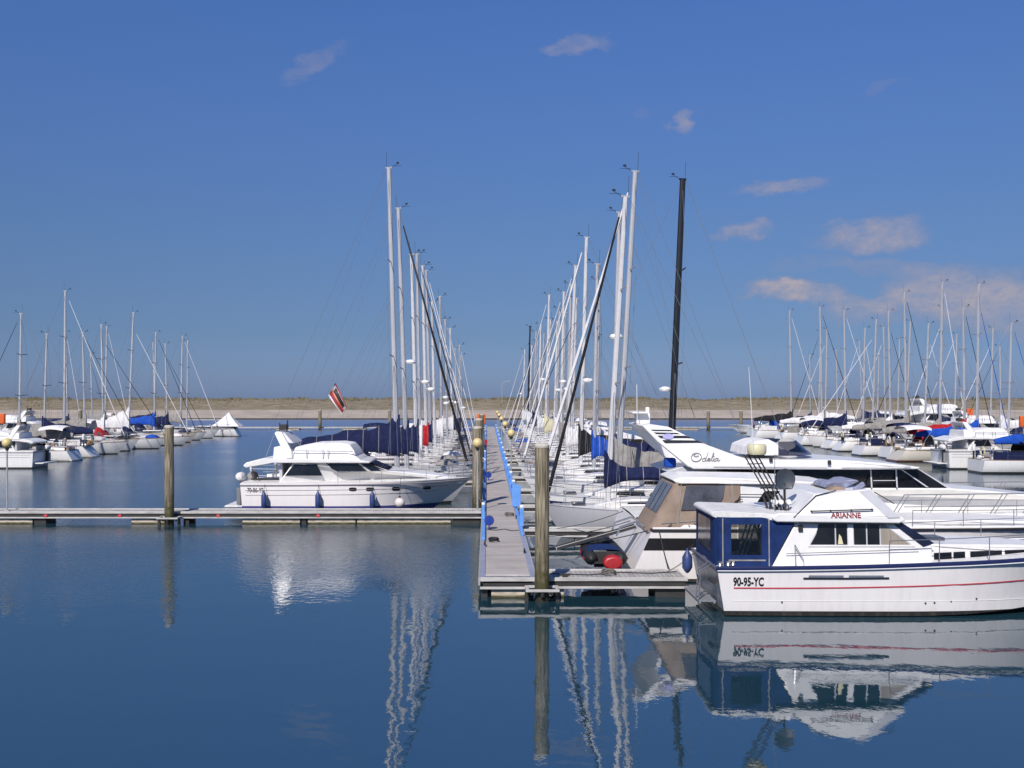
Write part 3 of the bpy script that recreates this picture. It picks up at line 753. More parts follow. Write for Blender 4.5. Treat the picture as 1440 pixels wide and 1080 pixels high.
for k in range(9):
    y = 31 + k * 11; PB(MB().box(((PX0 + PX1) / 2, y, DZ + .004), (PX1 - PX0 - .26, .05, .012)), 'joint_strip', M_galv)

def finger(label, x0, x1, y0, y1, cells, group, m_deck=M_boards_x, reds=()):
    t = thing('walkway', label, 'walkway', ((x0 + x1) / 2, (y0 + y1) / 2, 0), 0, group)
    cx, cy = (x0 + x1) / 2, (y0 + y1) / 2; W = x1 - x0; D = y1 - y0
    MB().box((0, 0, DZ - .03), (W, D - .1, .06)).build('deck', m_deck, t)
    for sd in (-1, 1):
        MB().box((0, sd * (D / 2 - .02), DZ - .005), (W, .06, .09)).build('top_rail', M_fascia, t, bevel=.008)
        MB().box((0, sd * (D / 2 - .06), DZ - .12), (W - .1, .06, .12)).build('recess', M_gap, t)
        MB().box((0, sd * (D / 2 - .005), DZ - .21), (W, .06, .055)).build('lower_rail', M_fascia, t, bevel=.008)
    for a, e, mm in cells:
        MB().box(((a + e) / 2 - cx, 0, -.05), (e - a, D - .16, .58)).build('float', mm, t, bevel=.02)
    for x in reds:
        MB().box((x - cx, -D / 2 - .03, DZ - .13), (.14, .03, .1)).build('reflector', M_redline, t, bevel=.01)
    return t
YL0, YL1 = 41.9, 43.05
fx = lambda px: mx(px, 42.0)
finger('long grey floating walkway on pale floats, reaching from the pier to the left edge', -24, PX0 - .06, YL0, YL1,
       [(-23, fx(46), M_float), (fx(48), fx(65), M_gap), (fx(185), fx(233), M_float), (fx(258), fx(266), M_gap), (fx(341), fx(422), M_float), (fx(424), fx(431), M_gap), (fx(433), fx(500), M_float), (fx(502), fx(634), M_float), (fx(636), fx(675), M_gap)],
       'cross walkways', reds=[fx(66), fx(170), fx(308), fx(448)])
finger('short grey finger pontoon at the near end of the pier, beside the front post', PX1 + .06, 5.0, 26.55, 27.9,
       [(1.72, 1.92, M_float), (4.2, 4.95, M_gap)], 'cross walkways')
k = 0
names = ['nearest', 'second nearest', 'third nearest', 'fourth nearest', 'fifth nearest', 'sixth nearest', 'seventh nearest', 'eighth nearest', 'ninth nearest', 'tenth nearest', 'eleventh nearest', 'twelfth nearest', 'thirteenth nearest', 'fourteenth nearest', 'fifteenth nearest', 'sixteenth nearest', 'seventeenth nearest', 'eighteenth nearest', 'nineteenth nearest', 'twentieth nearest', 'twenty first nearest', 'twenty second nearest', 'twenty third nearest']
for i, y in enumerate((36.6, 44.3, 52, 60, 68, 76, 84, 92)):
    finger(f'narrow finger pontoon between berths right of the pier, {names[i]} of them', PX1 + .06, 7.5, y - .3, y + .3, [(3.0, 4.6, M_float), (6.4, 7.4, M_float)], 'finger pontoons')
for i, y in enumerate((57, 66.3, 79, 88.5, 102)):
    finger(f'narrow finger pontoon between berths left of the pier, {names[i]} of them', -6.8, PX0 - .06, y - .3, y + .3, [(-6.6, -5.6, M_float), (-4, -2.4, M_float)], 'finger pontoons')

def long_pontoon(label, x, y0, y1):
    t = thing('pontoon', label, 'pontoon', (x, (y0 + y1) / 2, 0), 0, 'outer pontoons')
    D = y1 - y0
    MB().box((0, 0, DZ - .05), (1.8, D, .1)).build('deck', M_boards, t)
    for sd in (-1, 1): MB().box((sd * .93, 0, DZ - .06), (.06, D, .16)).build('edge_beam', M_galv, t)
    for i in range(int(D // 10)):
        MB().box((0, -D / 2 + 5 + i * 10, 0), (1.6, 3, .5)).build('float', M_float, t)
long_pontoon('distant grey pontoon behind the sailboats at the far left', -44, 62, 166)
long_pontoon('distant grey pontoon behind the sailboats at the far right', 45.5, 56, 166)
t = thing('pontoon', 'thin grey green pontoon crossing the water in front of the dike', 'pontoon', (0, 161, 0), 0, 'outer pontoons')
MB().box((0, 0, .38), (170, 1.6, .2)).build('deck', M_galv, t)
for i in range(17): MB().box((-80 + i * 10, 0, 0), (3.5, 1.4, .5)).build('float', M_float, t)

M_pcap = mat('pale_pile_cap', (.55, .50, .42), .7, vary=.25, scale=6)
def pile(label, x, y, d, top, cap=True, collar=None):
    t = thing('mooring_post', label, 'mooring post', (x, y, 0), 0, 'mooring posts')
    m = MB(); rs = []
    for i in range(9):
        z = -2 + (top + 2) * i / 8; r = d / 2 * (1.0 - .03 * i / 8)
        rs.append([(r * (1 + .03 * math.sin(j * 3 + i)) * math.cos(2 * PI * j / 16), r * (1 + .03 * math.sin(j * 3 + i)) * math.sin(2 * PI * j / 16), z) for j in range(16)])
    m.rings(rs); m.build('shaft', M_pile, t)
    if cap: MB().lathe((0, 0, top), [(d / 2 * 1.01, -.04), (d / 2 * 1.02, .015), (d / 2 * .8, .05), (0, .06)], 16).build('cap', M_pcap, t)
    if collar:
        c = thing('post_collar', collar, 'bracket', (x, y, 0), 0, 'post brackets')
        h = d / 2 + .1
        mm = MB()
        for z in (.3,):
            mm.box((0, -h, z), (2 * h + .26, .07, .06)); mm.box((0, h, z), (2 * h + .26, .07, .06)); mm.box((-h - .08, 0, z), (.07, 2 * h, .06)); mm.box((h + .08, 0, z), (.07, 2 * h, .06))
        mm.build('frame', M_fascia, c, bevel=.006)
        m2 = MB()
        for a in (0, PI / 2, PI, 1.5 * PI): m2.lathe((math.cos(a) * (h - .03), math.sin(a) * (h - .03), .2), [(0, -.06), (.05, -.05), (.05, .05), (0, .06)], 10)
        m2.build('rollers', M_black, c)
        m3 = MB(); m3.box((-h - .1, -.02, .12), (.09, .12, .3)).box((h + .1, -.02, .12), (.09, .12, .3)); m3.build('bracket_arms', M_gap, c)
    return t
pile('thick weathered wooden post with pale cap at the near end of the pier', 1.345, 26.12, .36, 3.80, collar='metal bracket holding the front post against the pier end')
pile('brown wooden post with pale cap standing at the long left walkway', mx(238, 41.5), 41.5, .37, 3.84, collar='metal bracket holding the post on the long left walkway')
pile('grey brown wooden post just behind the round lamp on the left side of the pier', -.42, 45, .42, 3.70)
pile('wooden post with white cap, second behind the round lamp left of the pier', -.42, 54.5, .40, 3.84)
pile('slim wooden post further along the left side of the pier', -.42, 84, .36, 3.6)
for px, lab in ((450, 'left of the flag'), (548, 'between flag and tall masts'), (996, 'just right of the black mast'), (1042, 'rightmost of the two right of the black mast')):
    pile(f'distant wooden post on the crossing pontoon, {lab}', mx(px, 159.6), 159.6, .5, 3.0 if px < 900 else 2.9)
for i, (x, y, top, lab) in enumerate(((-42.7, 112, 3.6, 'between boats on the far left pontoon'), (-42.7, 142, 3.6, 'at the far end of the left pontoon'), (44.2, 112, 3.6, 'between boats on the far right pontoon'), (44.2, 140, 3.6, 'at the far end of the right pontoon'))):
    pile(f'distant wooden post {lab}', x, y, .4, top)

def lamp(label, x, y, z=3.16, r=.2):
    t = thing('pier_lamp', label, 'lamp', (x, y, DZ), 0, 'globe lamps on the pontoons')
    MB().tube([(0, 0, 0), (0, 0, z - DZ - r * .9)], .035, 8).build('pole', M_pole, t)
    MB().lathe((0, 0, z - DZ - r), [(.05, -.1), (.08, -.02), (.1, .03), (0, .05)], 12).build('collar', M_gap, t)
    MB().box((0, 0, .02), (.2, .2, .04)).build('base', M_galv, t)
    MB().ball((0, 0, z - DZ), r, 18).build('globe', M_globe, t)
lamp('round yellow globe lamp on a grey pole where the left walkway meets the pier', mx(671.5, 42.5), 42.5)
lamp('round yellow globe lamp on a grey pole at the left end of the walkway', mx(10, 42.5), 42.5)
for i, y in enumerate((54, 72, 90, 108, 126)):
    lamp(f'yellow globe lamp on the right edge of the pier, {names[i]} of that line', 1.22, y)

def pedestal(label, x, y, wide=.15, h=.62, m=M_pblue):
    t = thing('service_pedestal', label, 'pedestal', (x, y, DZ + .13), 0, 'blue service pedestals on the pier')
    MB().box((0, 0, h / 2), (wide, .2, h)).build('body', m, t, bevel=.015)
    MB().box((0, 0, h + .05), (wide * .95, .22, .1)).build('cap', M_pwhite, t, bevel=.02)
    MB().box((-wide / 2 - .01 if x > .5 else wide / 2 + .01, 0, h * .72), (.03, .13, .16)).build('socket', M_dblue, t, bevel=.01)
ys = [36.4, 47.5, 53.0, 58.5, 65, 72, 79, 87, 96, 106, 117, 129, 141]
for i, y in enumerate(ys): pedestal(f'light blue service pedestal on the right edge of the pier, {names[i]}', PX1 - .02, y)
ys2 = [38.5, 46, 55, 64, 74, 85, 97, 110, 124, 138]
for i, y in enumerate(ys2): pedestal(f'light blue service pedestal on the left edge of the pier, {names[i]}', PX0 + .03, y, .12, .5 if i < 2 else .6)
t = thing('notice_board', 'plain light blue board standing on the right edge of the pier', 'board', (PX1 - .02, 42.2, DZ + .13))
MB().box((-.02, 0, .5), (.34, .06, .85)).build('panel', M_pblue, t, bevel=.01); MB().box((-.13, .05, .25), (.05, .05, .5)).box((.09, .05, .25), (.05, .05, .5)).build('legs', M_galv, t)
for i, (x, y, m, lab) in enumerate(((PX0 + .3, 36.6, M_dblue, 'nearest'), (PX0 + .3, 58, M_dblue, 'second'), )):
    t = thing('hose_reel', f'dark blue hose reel on the left side of the pier deck, {lab}', 'hose reel', (x - .06, y, DZ), 0, 'hose reels')
    MB().lathe((0, 0, .3), [(0, -.13), (.15, -.13), (.15, -.1), (.1, -.09), (.1, .09), (.15, .1), (.15, .13), (0, .13)], 14, 'y').build('drum', m, t)
    MB().box((0, -.15, .16), (.05, .03, .34)).box((0, .15, .16), (.05, .03, .34)).build('stand', M_dblue, t)
    tm = MB(); tm.lathe((0, 0, .3), [(.1, -.08), (.17, -.07), (.17, .07), (.1, .08)], 14, 'y'); tm.build('hose', M_fender, t)
t = thing('fire_point', 'small red fire extinguisher box on the left edge of the pier', 'fire box', (PX0 + .06, 92, DZ + .13))
MB().box((0, 0, .45), (.24, .2, .5)).build('box', M_redpaint, t, bevel=.02); MB().box((0, 0, .1), (.06, .06, .2)).build('leg', M_galv, t)
def cleat(label, x, y):
    t = thing('cleat', label, 'cleat', (x, y, DZ + .04), 0, 'mooring cleats')
    MB().tube([(0, -.16, .09), (0, 0, .075), (0, .16, .09)], .025, 6).build('horn', M_gap, t); MB().box((0, 0, .035), (.06, .14, .07)).build('foot', M_gap, t)
cleat('dark mooring cleat on the left pier edge, in front of the nearest hose reel', PX0 + .1, 32.4)
cleat('dark mooring cleat on the right edge of the pier, behind the front post', PX1 - .12, 30.8)
t = thing('cleat', 'dark cleat on the near finger pontoon beside the front post', 'cleat', (1.95, 26.68, DZ + .0), rad(90), 'mooring cleats')
MB().tube([(0, -.13, .1), (0, 0, .08), (0, .13, .1)], .03, 6).build('horn', M_gap, t); MB().box((0, 0, .04), (.07, .14, .08)).build('foot', M_gap, t)

cleat('dark mooring cleat on the right edge of the pier near the blue board', PX1 - .12, 39.5)
cleat('dark mooring cleat on the left edge of the pier beyond the lamp', PX0 + .1, 49.5)
def coil(label, x, y, r, m):
    pts = [((r + .012 * (i % 5)) * math.cos(i * .5), (r + .012 * (i % 5)) * math.sin(i * .5), .02 + .0035 * i / 2) for i in range(60)]
    o = MB().tube(pts, .013, 5).build('coiled_rope', m); o.location = (x, y, DZ + .01); tag(o, label, 'rope', 'coiled ropes and hoses')
coil('coil of dark rope on the pier deck just before the nearest hose reel', PX0 + .38, 33.4, .13, M_darkrope)
coil('coil of pale rope on the pier deck close to the blue board', PX1 - .35, 40.6, .14, M_rope)
coil('coil of pale rope on the near finger pontoon', 3.1, 27.2, .15, M_rope)
def cable(label, pts, m, r=.012):
    o = MB().tube([(x - pts[0][0], y - pts[0][1], 0) for x, y in pts], r, 5).build('power_cable', m); o.location = (pts[0][0], pts[0][1], DZ + .018); tag(o, label, 'cable', 'cables on the pier')
cable('dark power cable crossing the pier deck by the nearest right pedestal', [(PX1 - .1, 36.2), (.85, 36.0), (.6, 36.5), (.3, 36.2), (.0, 36.35)], M_darkrope)
cable('dark power cable curving over the near finger pontoon deck', [(4.9, 27.6), (4.2, 27.35), (3.4, 27.5), (2.6, 27.1), (1.6, 27.3)], M_darkrope)
def life_box(label, x, y, z=3.4):
    t = thing('lifebuoy_cabinet', label, 'lifebuoy box', (x, y, DZ), 0, 'orange lifebuoy cabinets')
    MB().box((0, 0, z - DZ - .45), (.75, .3, .9)).build('cabinet', M_orange, t, bevel=.04)
    MB().box((0, -.16, z - DZ - .45), (.6, .02, .7)).build('door', M_orange, t, bevel=.02)
    MB().box((0, .05, (z - DZ - .9) / 2), (.1, .1, z - DZ - .9)).build('post', M_galv, t)
life_box('orange lifebuoy cabinet on a post beside the pier', mx(677, 96), 96, 3.45)
life_box('orange lifebuoy cabinet at the left edge of the photo', -43.3, 95, 3.5)
life_box('orange lifebuoy cabinet at the right edge of the photo', 44.8, 89, 3.4)
life_box('small orange lifebuoy cabinet behind the masts at the right', 57, 126, 3.6)
t = thing('street_lamp', 'thin grey street lamp rising from the dike behind the pier', 'street lamp', (mx(706, 250), 250, 3.1))
MB().tube([(0, 0, 0), (0, 0, 4.9), (.3, 0, 5.3), (1.4, 0, 5.6)], .07, 6).build('pole', M_pole, t); MB().box((1.5, 0, 5.6), (.7, .25, .12)).build('lamp_head', M_pole, t)

# ================================================================== FENDERS, ROPES
def fender(label, x, y, z, L=.62, r=.1, m=M_fender, rope_to=None, group='fenders hanging on boats'):
    t = thing('fender', label, 'fender', (x, y, z), 0, group)
    MB().lathe((0, 0, 0), [(0, -L / 2 - .04), (.03, -L / 2 - .03), (r * .6, -L / 2 + .02), (r, -L / 2 + .11), (r, L / 2 - .13), (r * .55, L / 2 - .02), (.03, L / 2 + .04), (.03, L / 2 + .09), (0, L / 2 + .1)], 12).build('body', m, t)
    if rope_to: MB().tube([(0, 0, L / 2 + .08), (rope_to[0] - x, rope_to[1] - y, rope_to[2] - z)], .009, 5).build('lanyard', M_darkrope, t)
def rope(label, p, q, sag=.15, r=.012, m=M_rope):
    p, q = Vector(p), Vector(q); pts = []
    for i in range(9):
        f = i / 8; v = p.lerp(q, f) - p; v.z -= sag * 4 * f * (1 - f); pts.append(v)
    o = MB().tube(pts, r, 5).build('mooring_rope', m); o.location = p
    tag(o, label, 'rope', 'mooring ropes')

# ================================================================== CRUISER 1: white cruiser with the blue canopy (front right)
def arianne():
    X0, Yc = 5.22, 25.72; B = 3.2
    t = thing('motor_cruiser', 'white motor cruiser with navy blue stern canopy and red stripe, nearest the camera', 'motor boat', (X0, Yc, 0), 0)
    Ys = Yc - B / 2
    q = lambda px, py, Y=24.5: (mx(px, Y) - X0, mz(py, Y))
    hm = hull_mat('hull_front_cruiser', [(-1, (.012, .012, .014)), (.0, (.012, .012, .014)), (.115, (.80, .765, .75))], rough=.22, dirt=.1)
    h, wf, b, s, X = motor_hull(10.9, B, 1.10, 1.58, rake=1.5, tr=.2, flat=.5)
    hull = h.build('hull', hm, t)
    deck_of(b, s, X, .0, .05, .03).build('deck', M_deck, t)
    along_sheer(b, s, X, .046, .0, .012, n=8, sq=(1.3, .5), stern=True).build('rubbing_strake', M_navypaint, t)
    along_sheer(b, s, X, .012, -.045, .035, n=5, stern=True).build('strake_trim', M_pwhite, t)
    along_sheer(b, s, X, .015, .03, -.03, n=5, stern=True).build('toe_rail', M_pwhite, t)
    # red stripe + lettering on the hull
    st = MB(); n = 40
    for sd in (-1, 1):
        vs = []
        for i in range(n + 1):
            x = .38 + 9.4 * i / n; z = .645 + .0 * x + .0042 * max(0, x - 1) ** 2
            for dz in (0, .028): vs.append((x, sd * (wf(x, z + dz) + .014), z + dz))
        st.add(vs, [(2 * i, 2 * i + 1, 2 * i + 3, 2 * i + 2) for i in range(n)])
    st.build('red_stripe', M_redline, hull, smooth=False)
    for sd in (-1, 1):
        if sd < 0: lettering('registration', '90-95-YC', M_blackpaint, hull, q(1032, 826, 24.15)[0], q(1032, 825.5, 24.15)[1], .69, .215, wf, .008, bold=.035)
    vx0, vx1 = q(1130, 812, 24.15)[0], q(1250, 812, 24.15)[0]; vz = q(1130, 813.5, 24.15)[1]
    vt = MB()
    for sd in (-1, 1):
        P = lambda x, z: (x, sd * (wf(x, z) + .012), z)
        vt.tube([P(vx0, vz), P((vx0 + vx1) / 2, vz), P(vx1, vz + .01)], .02, 6)
    vt.build('rub_bar', M_blackpaint, hull)
    vt = MB()
    for a, e in ((vx0 + .12, (vx0 + vx1) / 2 - .06), ((vx0 + vx1) / 2 + .06, vx1 - .12)):
        vt.plate([(a, vz + .02), (e, vz + .02), (e, vz + .07), (a, vz + .07)], wf, .012)
    vt.build('vent', M_steel, hull)
    for px, py in ((1303, 849), (1316, 848.5), (1340, 847), (1377, 843.5), (1101, 848)):
        x, z = q(px, py, 24.15); MB().lathe((x, -(wf(x, z) + .004), z), [(0, -.01), (.022, -.008), (.022, .004), (0, .01)], 8, 'y').build('outlet', M_gap, hull)
    sl_ = MB()
    for sd in (-1, 1):
        for z in (.36,):
            pts = [(.35 + 9.0 * i / 30, sd * (wf(.35 + 9.0 * i / 30, z) + .003), z) for i in range(31)]; sl_.tube(pts, .006, 4)
    sl_.build('spray_rail', M_gel, hull)
    # swim platform + ladder
    pl = MB()
    for i in range(15): pl.box((-.12, -1.0 + i * .143, .27), (.4, .05, .03))
    pl.box((-.30, 0, .245), (.04, 2.1, .05)); pl.box((.04, 0, .245), (.04, 2.1, .05))
    pl.build('swim_platform', M_wire, t)
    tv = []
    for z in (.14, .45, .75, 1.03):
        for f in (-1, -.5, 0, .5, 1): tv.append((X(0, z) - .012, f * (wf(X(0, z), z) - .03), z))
    MB().add(tv, [(r * 5 + c, r * 5 + c + 1, r * 5 + c + 6, r * 5 + c + 5) for r in range(3) for c in range(4)]).build('transom', mat('transom_shade_grey', (.26, .275, .30), .3, vary=.35, scale=3), hull)  # plate over the white stern; shade is put into its grey colour
    ld = MB()
    for y in (-.9, -.6): ld.tube([(-.3, y, .25), (-.25, y, .95), (.05, y, 1.15)], .016, 5)
    for z in (.45, .65, .85): ld.tube([(-.28, -.9, z), (-.28, -.6, z)], .014, 5)
    ld.build('stern_ladder', M_steel, t)
    MB().tube([(-.02, -1.3, .75), (-.02, -.8, .75)], .05, 6).build('exhaust', M_gap, t)
        # cabin
    cw = lambda x, z: 1.26 - .08 * (z - 1.1)
    cab = MB().prism([q(1083, 801), q(1121, 733), q(1262, 733), q(1311, 767), q(1311, 801)], cw).build('cabin', M_gel, t, bevel=.03)
    rf = MB().prism([q(1086, 724), q(1093, 721), q(1266, 726), q(1272, 731), q(1262, 735.5), q(1090, 733.5), q(1084, 729)], 1.34).build('cabin_roof', M_gel, t, bevel=.03)
    MB().prism([q(1122, 733.5), q(1262, 735.8), q(1262, 736.8), q(1122, 735.2)], 1.32).build('roof_gasket', M_blackpaint, rf)
    fr = MB().plate([q(1136, 769), q(1155, 735.5), q(1242, 735.5), q(1286, 768)], cw, .006).build('window_frame', M_greyshade, cab, smooth=False)
    for poly, mm in (([q(1152, 736.5), q(1174, 736.5), q(1174, 766), q(1139, 767), q(1148, 751)], M_glass),
                     ([q(1176, 736.5), q(1191.5, 736.5), q(1191.5, 766), q(1176, 766)], M_glass),
                     ([q(1201, 736.5), q(1218, 736.5), q(1218, 766), q(1201, 766)], M_glass),
                     ([q(1220, 736.5), q(1237, 736.5), q(1237, 766), q(1220, 766)], M_glass),
                     ([q(1239, 737.5), q(1243, 737.5), q(1280, 766), q(1239, 766)], M_tan)):
        MB().plate(poly, cw, .012, .01).build('window', mm, cab, smooth=False)
    MB().plate([q(1192.5, 735.5), q(1200, 735.5), q(1200, 768), q(1192.5, 768)], cw, .02, .02).build('window_post', M_gel, cab, bevel=.006)
    MB().plate([q(1137, 766), q(1286, 766), q(1286, 768.5), q(1137, 768.5)], cw, .022, .02).build('window_sill', M_gel, cab)
    sm = MB(); x, z = q(1180, 762); sm.plate([(x - .03, z - .05), (x + .09, z - .05), (x + .05, z + .12), (x, z + .18)], cw, .017, .004, sides=(-1,)); sm.build('lamp_in_window', M_cream, cab)
    ws = MB().plate([q(1249, 731), q(1263, 731.5), q(1314, 764), q(1298, 769)], cw, .02, .03)
    ws.build('windscreen', M_glassblue, cab, bevel=.01)
    a, e = q(1263.5, 733.5), q(1312, 766.5)
    MB().add([(a[0] + .012, -1.12, a[1]), (e[0] + .012, -1.12, e[1]), (e[0] + .012, 1.12, e[1]), (a[0] + .012, 1.12, a[1])], [(0, 1, 2, 3)]).build('windscreen', M_glassblue, cab)
    # small side fittings
    x, z = q(1126, 743); MB().plate([(x - .05, z - .07), (x + .05, z - .07), (x + .05, z + .07), (x - .05, z + .07)], cw, .05, .06, sides=(-1,)).build('side_light', M_black, cab, bevel=.01)
    gl = MB()
    for px, ya, yb in ((1116, 765, 799),): gl.tube([(*[q(px, ya)[0]], -1.32, q(px, ya)[1]), (q(px, yb)[0], -1.4, q(px, yb)[1])], .016, 5)
    gl.tube([(q(1116, 765)[0], -1.32, q(1116, 765)[1]), (q(1128, 786)[0], -1.33, q(1128, 786)[1]), (q(1128, 799)[0], -1.4, q(1128, 799)[1])], .012, 5)
    gl.tube([(q(1104, 778)[0], -1.3, q(1104, 778)[1]), (q(1290, 772)[0], -1.3, q(1290, 772)[1])], .009, 5)
    gl.build('grab_rail', M_steel, cab)
    # foredeck coachroof
    fw = lambda x, z: max(.3, 1.05 - .11 * max(0, x - 5.2) ** 1.35 - .1 * (z - 1.2))
    fc = MB().prism([q(1306, 795), q(1306, 766), q(1330, 767.5), q(1440, 770), q(1560, 778), q(1640, 792), q(1640, 800)], fw).build('fore_cabin', M_gel, t, bevel=.04)
    for poly in ([q(1291, 789.5, 24.75), q(1309, 777, 24.75), q(1337, 776, 24.75), q(1337, 786.5, 24.75)], [q(1340, 776, 24.75), q(1357, 775.5, 24.75), q(1357, 785.5, 24.75), q(1340, 786.3, 24.75)], [q(1365, 775.5, 24.75), q(1413, 775, 24.75), q(1413, 783.5, 24.75), q(1365, 785, 24.75)], [q(1418, 775, 24.75), q(1470, 775, 24.75), q(1470, 782, 24.75), q(1418, 783, 24.75)]):
        if poly[0][0] < 5.0: poly = [(max(5.12, x), z) for x, z in poly]
        MB().plate(poly, fw, .01, .012).build('window', M_glass, fc, smooth=False)
    MB().box((q(1335, 760)[0], 0, q(1335, 766)[1] + .0), (.6, .6, .09)).build('deck_hatch', M_smokeplate, fc, bevel=.02)
    # flybridge
    bw = lambda x, z: 1.345 - .28 * (z - 2.25)
    fb_ = MB().prism([q(1118, 725), q(1147, 694.5), q(1208, 690), q(1224, 688), q(1264, 727)], bw).build('flybridge', M_gel, t, bevel=.03)
    MB().plate([q(1208.5, 691), q(1223.5, 689), q(1263, 727), q(1246, 727.5)], bw, .01, .015).build('flybridge_front_shade', M_greyshade, fb_, bevel=.004)  # side plates whose grey paints in the shaded front slope
    lettering('boat_name', 'ARIANNE', M_maroon, fb_, q(1166, 727)[0], q(1166, 727.3)[1], q(1208, 0)[0] - q(1166, 0)[0], .118, bw, .008, bold=.03)
    hr = MB(); P = lambda px, py, o=.06: (q(px, py)[0], -(bw(*q(px, py)) + o), q(px, py)[1])
    hr.tube([P(1138.5, 718), P(1225, 715.5)], .014, 6)
    for px in (1139, 1166, 1195, 1224): hr.tube([P(px, 718 - (px - 1139) * .029), P(px, 718 - (px - 1139) * .029, -.01)], .018, 6)
    hr.tube([P(1229.5, 692, .03), P(1256, 708, .03)], .012, 5)
    hr.tube([P(1114, 727, .0), P(1147, 697, .02), P(1176, 690, .02)], .012, 5)
    hr.build('hand_rail', M_gap, fb_)
    sw = MB()
    yv = -.7
    for k, (px, py) in enumerate(((1172, 689), (1180, 680), (1190, 676), (1205, 674), (1220, 676), (1222, 682), (1206, 688), (1196, 690))): pass
    sw.prism([q(1174, 690), q(1177, 685), (q(1186, 681)), (q(1196, 682.5)), (q(1206, 678.5)), q(1220, 678), q(1222, 681), q(1212, 686), q(1205, 691)], lambda x, z: .5 + .10 * math.sin(x * 9 + z * 13))
    sw.build('helm_cover', M_clothgrey, fb_, bevel=.06, seg=3)
    MB().box((q(1214, 686)[0], -.95, q(1214, 686)[1]), (.28, .1, .12), ry=-.6).build('folded_cloth', M_clothgrey, fb_, bevel=.03)
    MB().prism([q(1175, 693), q(1183, 687), q(1196, 687), q(1200, 692)], .8).build('helm_seat', M_tent, fb_, bevel=.03)
    # aft hardtop
    MB().prism([q(1001, 725.5), q(1003, 720.5), q(1010, 719.5), q(1116, 724), q(1116, 733), q(1012, 729.5), q(1005, 729)], lambda x, z: 1.30 - .5 * max(0, .42 - x)).build('hardtop', M_deck, t, bevel=.04, seg=3)
    # canopy: cloth walls with see-through window
    tw = lambda x, z: min(1.27, 1.02 + 1.6 * max(0, x + .0)) - .03 * (z - 1)
    zb, zt = q(1000, 797)[1], q(1000, 727.5)[1]
    can = MB()
    xa, xb = q(1006, 0)[0], q(1012, 0)[0]
    w0, w1 = q(1028, 0)[0], q(1070.5, 0)[0]; z0, z1 = q(0, 780)[1], q(0, 737.5)[1]
    for sd in (-1, 1):
        u0_, u1_ = (w0, w1) if sd < 0 else (w0 + .05, w1 + .35)
        def wall(poly): can.plate(poly, tw, 0, .014, sides=(sd,))
        wall([(xa, zb), (xb, zb), (xb, zt), (xa, zt)]); wall([(xb, zb), (u0_, zb), (u0_, zt), (xb, zt)])
        wall([(u0_, zb), (u1_, zb), (u1_, z0), (u0_, z0)]); wall([(u0_, z1), (u1_, z1), (u1_, zt), (u0_, zt)])
        wall([(u1_, zb), q(1083, 797), q(1117, 734), (u1_, zt)])
    can.add([(xa, -tw(xa, zb), zb), (xa, tw(xa, zb), zb), (xa, tw(xa, zt), zt), (xa, -tw(xa, zt), zt)], [(0, 1, 2, 3)])
    co = can.build('canopy', M_navy2, t, smooth=False)
    MB().plate([(w0 - .02, z0 - .02), (w1 + .02, z0 - .02), (w1 + .02, z1 + .02), (w0 - .02, z1 + .02)], tw, -.004, .004).build('window', M_clear, co, smooth=False)
    MB().add([(xa - .012, -.72, zb + .3), (xa - .012, .72, zb + .3), (xa - .012, .72, zt - .1), (xa - .012, -.72, zt - .1)], [(0, 1, 2, 3)]).build('window', M_vinyl, co)
    seam = MB()
    for px in (1016, 1081): seam.plate([q(px - .8, 796), q(px + .8, 796), q(px + .8, 729), q(px - .8, 729)], tw, .006, .005)
    seam.plate([q(1024, 786.5), q(1076, 786.5), q(1076, 788.5), q(1024, 788.5)], tw, .008, .006)
    seam.build('seam', M_greycan, co, smooth=False)
    # inside the cockpit: bulkhead and deckchairs
    MB().box((q(1052, 0)[0] + .36, .2, 1.6), (.05, 1.9, 1.1)).build('bulkhead', M_smokeplate, t)
    ins = MB()
    for dx in (0, .1, .2): ins.tube([(w0 + .3 + dx, -.5, 1.2), (w0 + .55 + dx, -.5, 2.05)], .02, 5)
    ins.build('folded_chair', M_greyshade, t)
    MB().ball((w0 + .1, -.8, 1.33), .07, 10).build('ball_lamp', M_cream, t)
    # deck fittings at the stern
    for i, x in enumerate((.1, .3, .42)): MB().lathe((x, -1.35 + .05 * i, s(.03) + .06), [(0, -.03), (.06, -.02), (.04, .03), (.06, .07), (0, .08)], 10).build('bollard', M_steel, t)
    # roof gear: dish, searchlights, mast of rods with radome, whip antenna
    d = q(1114, 677); dm = MB(); n = 20
    rings = []
    for r_, dp in ((.001, .07), (.09, .06), (.18, .03), (.245, 0.0), (.245, -.015), (.12, .045), (.001, .055)):
        rings.append([(d[0] + .02 + r_ * math.cos(2 * PI * j / n), -.55 + dp * 1.0, d[1] + r_ * 1.02 * math.sin(2 * PI * j / n)) for j in range(n)])
    ds = dm.rings(rings).build('satellite_dish', M_dish, t)
    ml = MB(); ml.tube([(d[0] + .02, -.5, d[1] - .1), (d[0] + .05, -.45, q(0, 722)[1])], .03, 6); ml.tube([(d[0] - .0, -.62, d[1] - .22), (d[0] + .1, -.85, d[1] - .2), (d[0] + .13, -.88, d[1] - .1)], .012, 5); ml.build('dish_mount', M_gap, ds)
    for k, (px, py) in enumerate(((1099, 709), (1107, 709), (1118, 709))):
        x, z = q(px, py); sl = MB().lathe((x, -.72, z), [(0, -.03), (.05, -.03), (.07, .02), (.055, .1), (0, .13)], 10, 'y').build('searchlight', M_gel, t); MB().tube([(x, -.66, z), (x, -.66, z - .24)], .015, 5).build('stem', M_gap, sl)
    fr = MB()
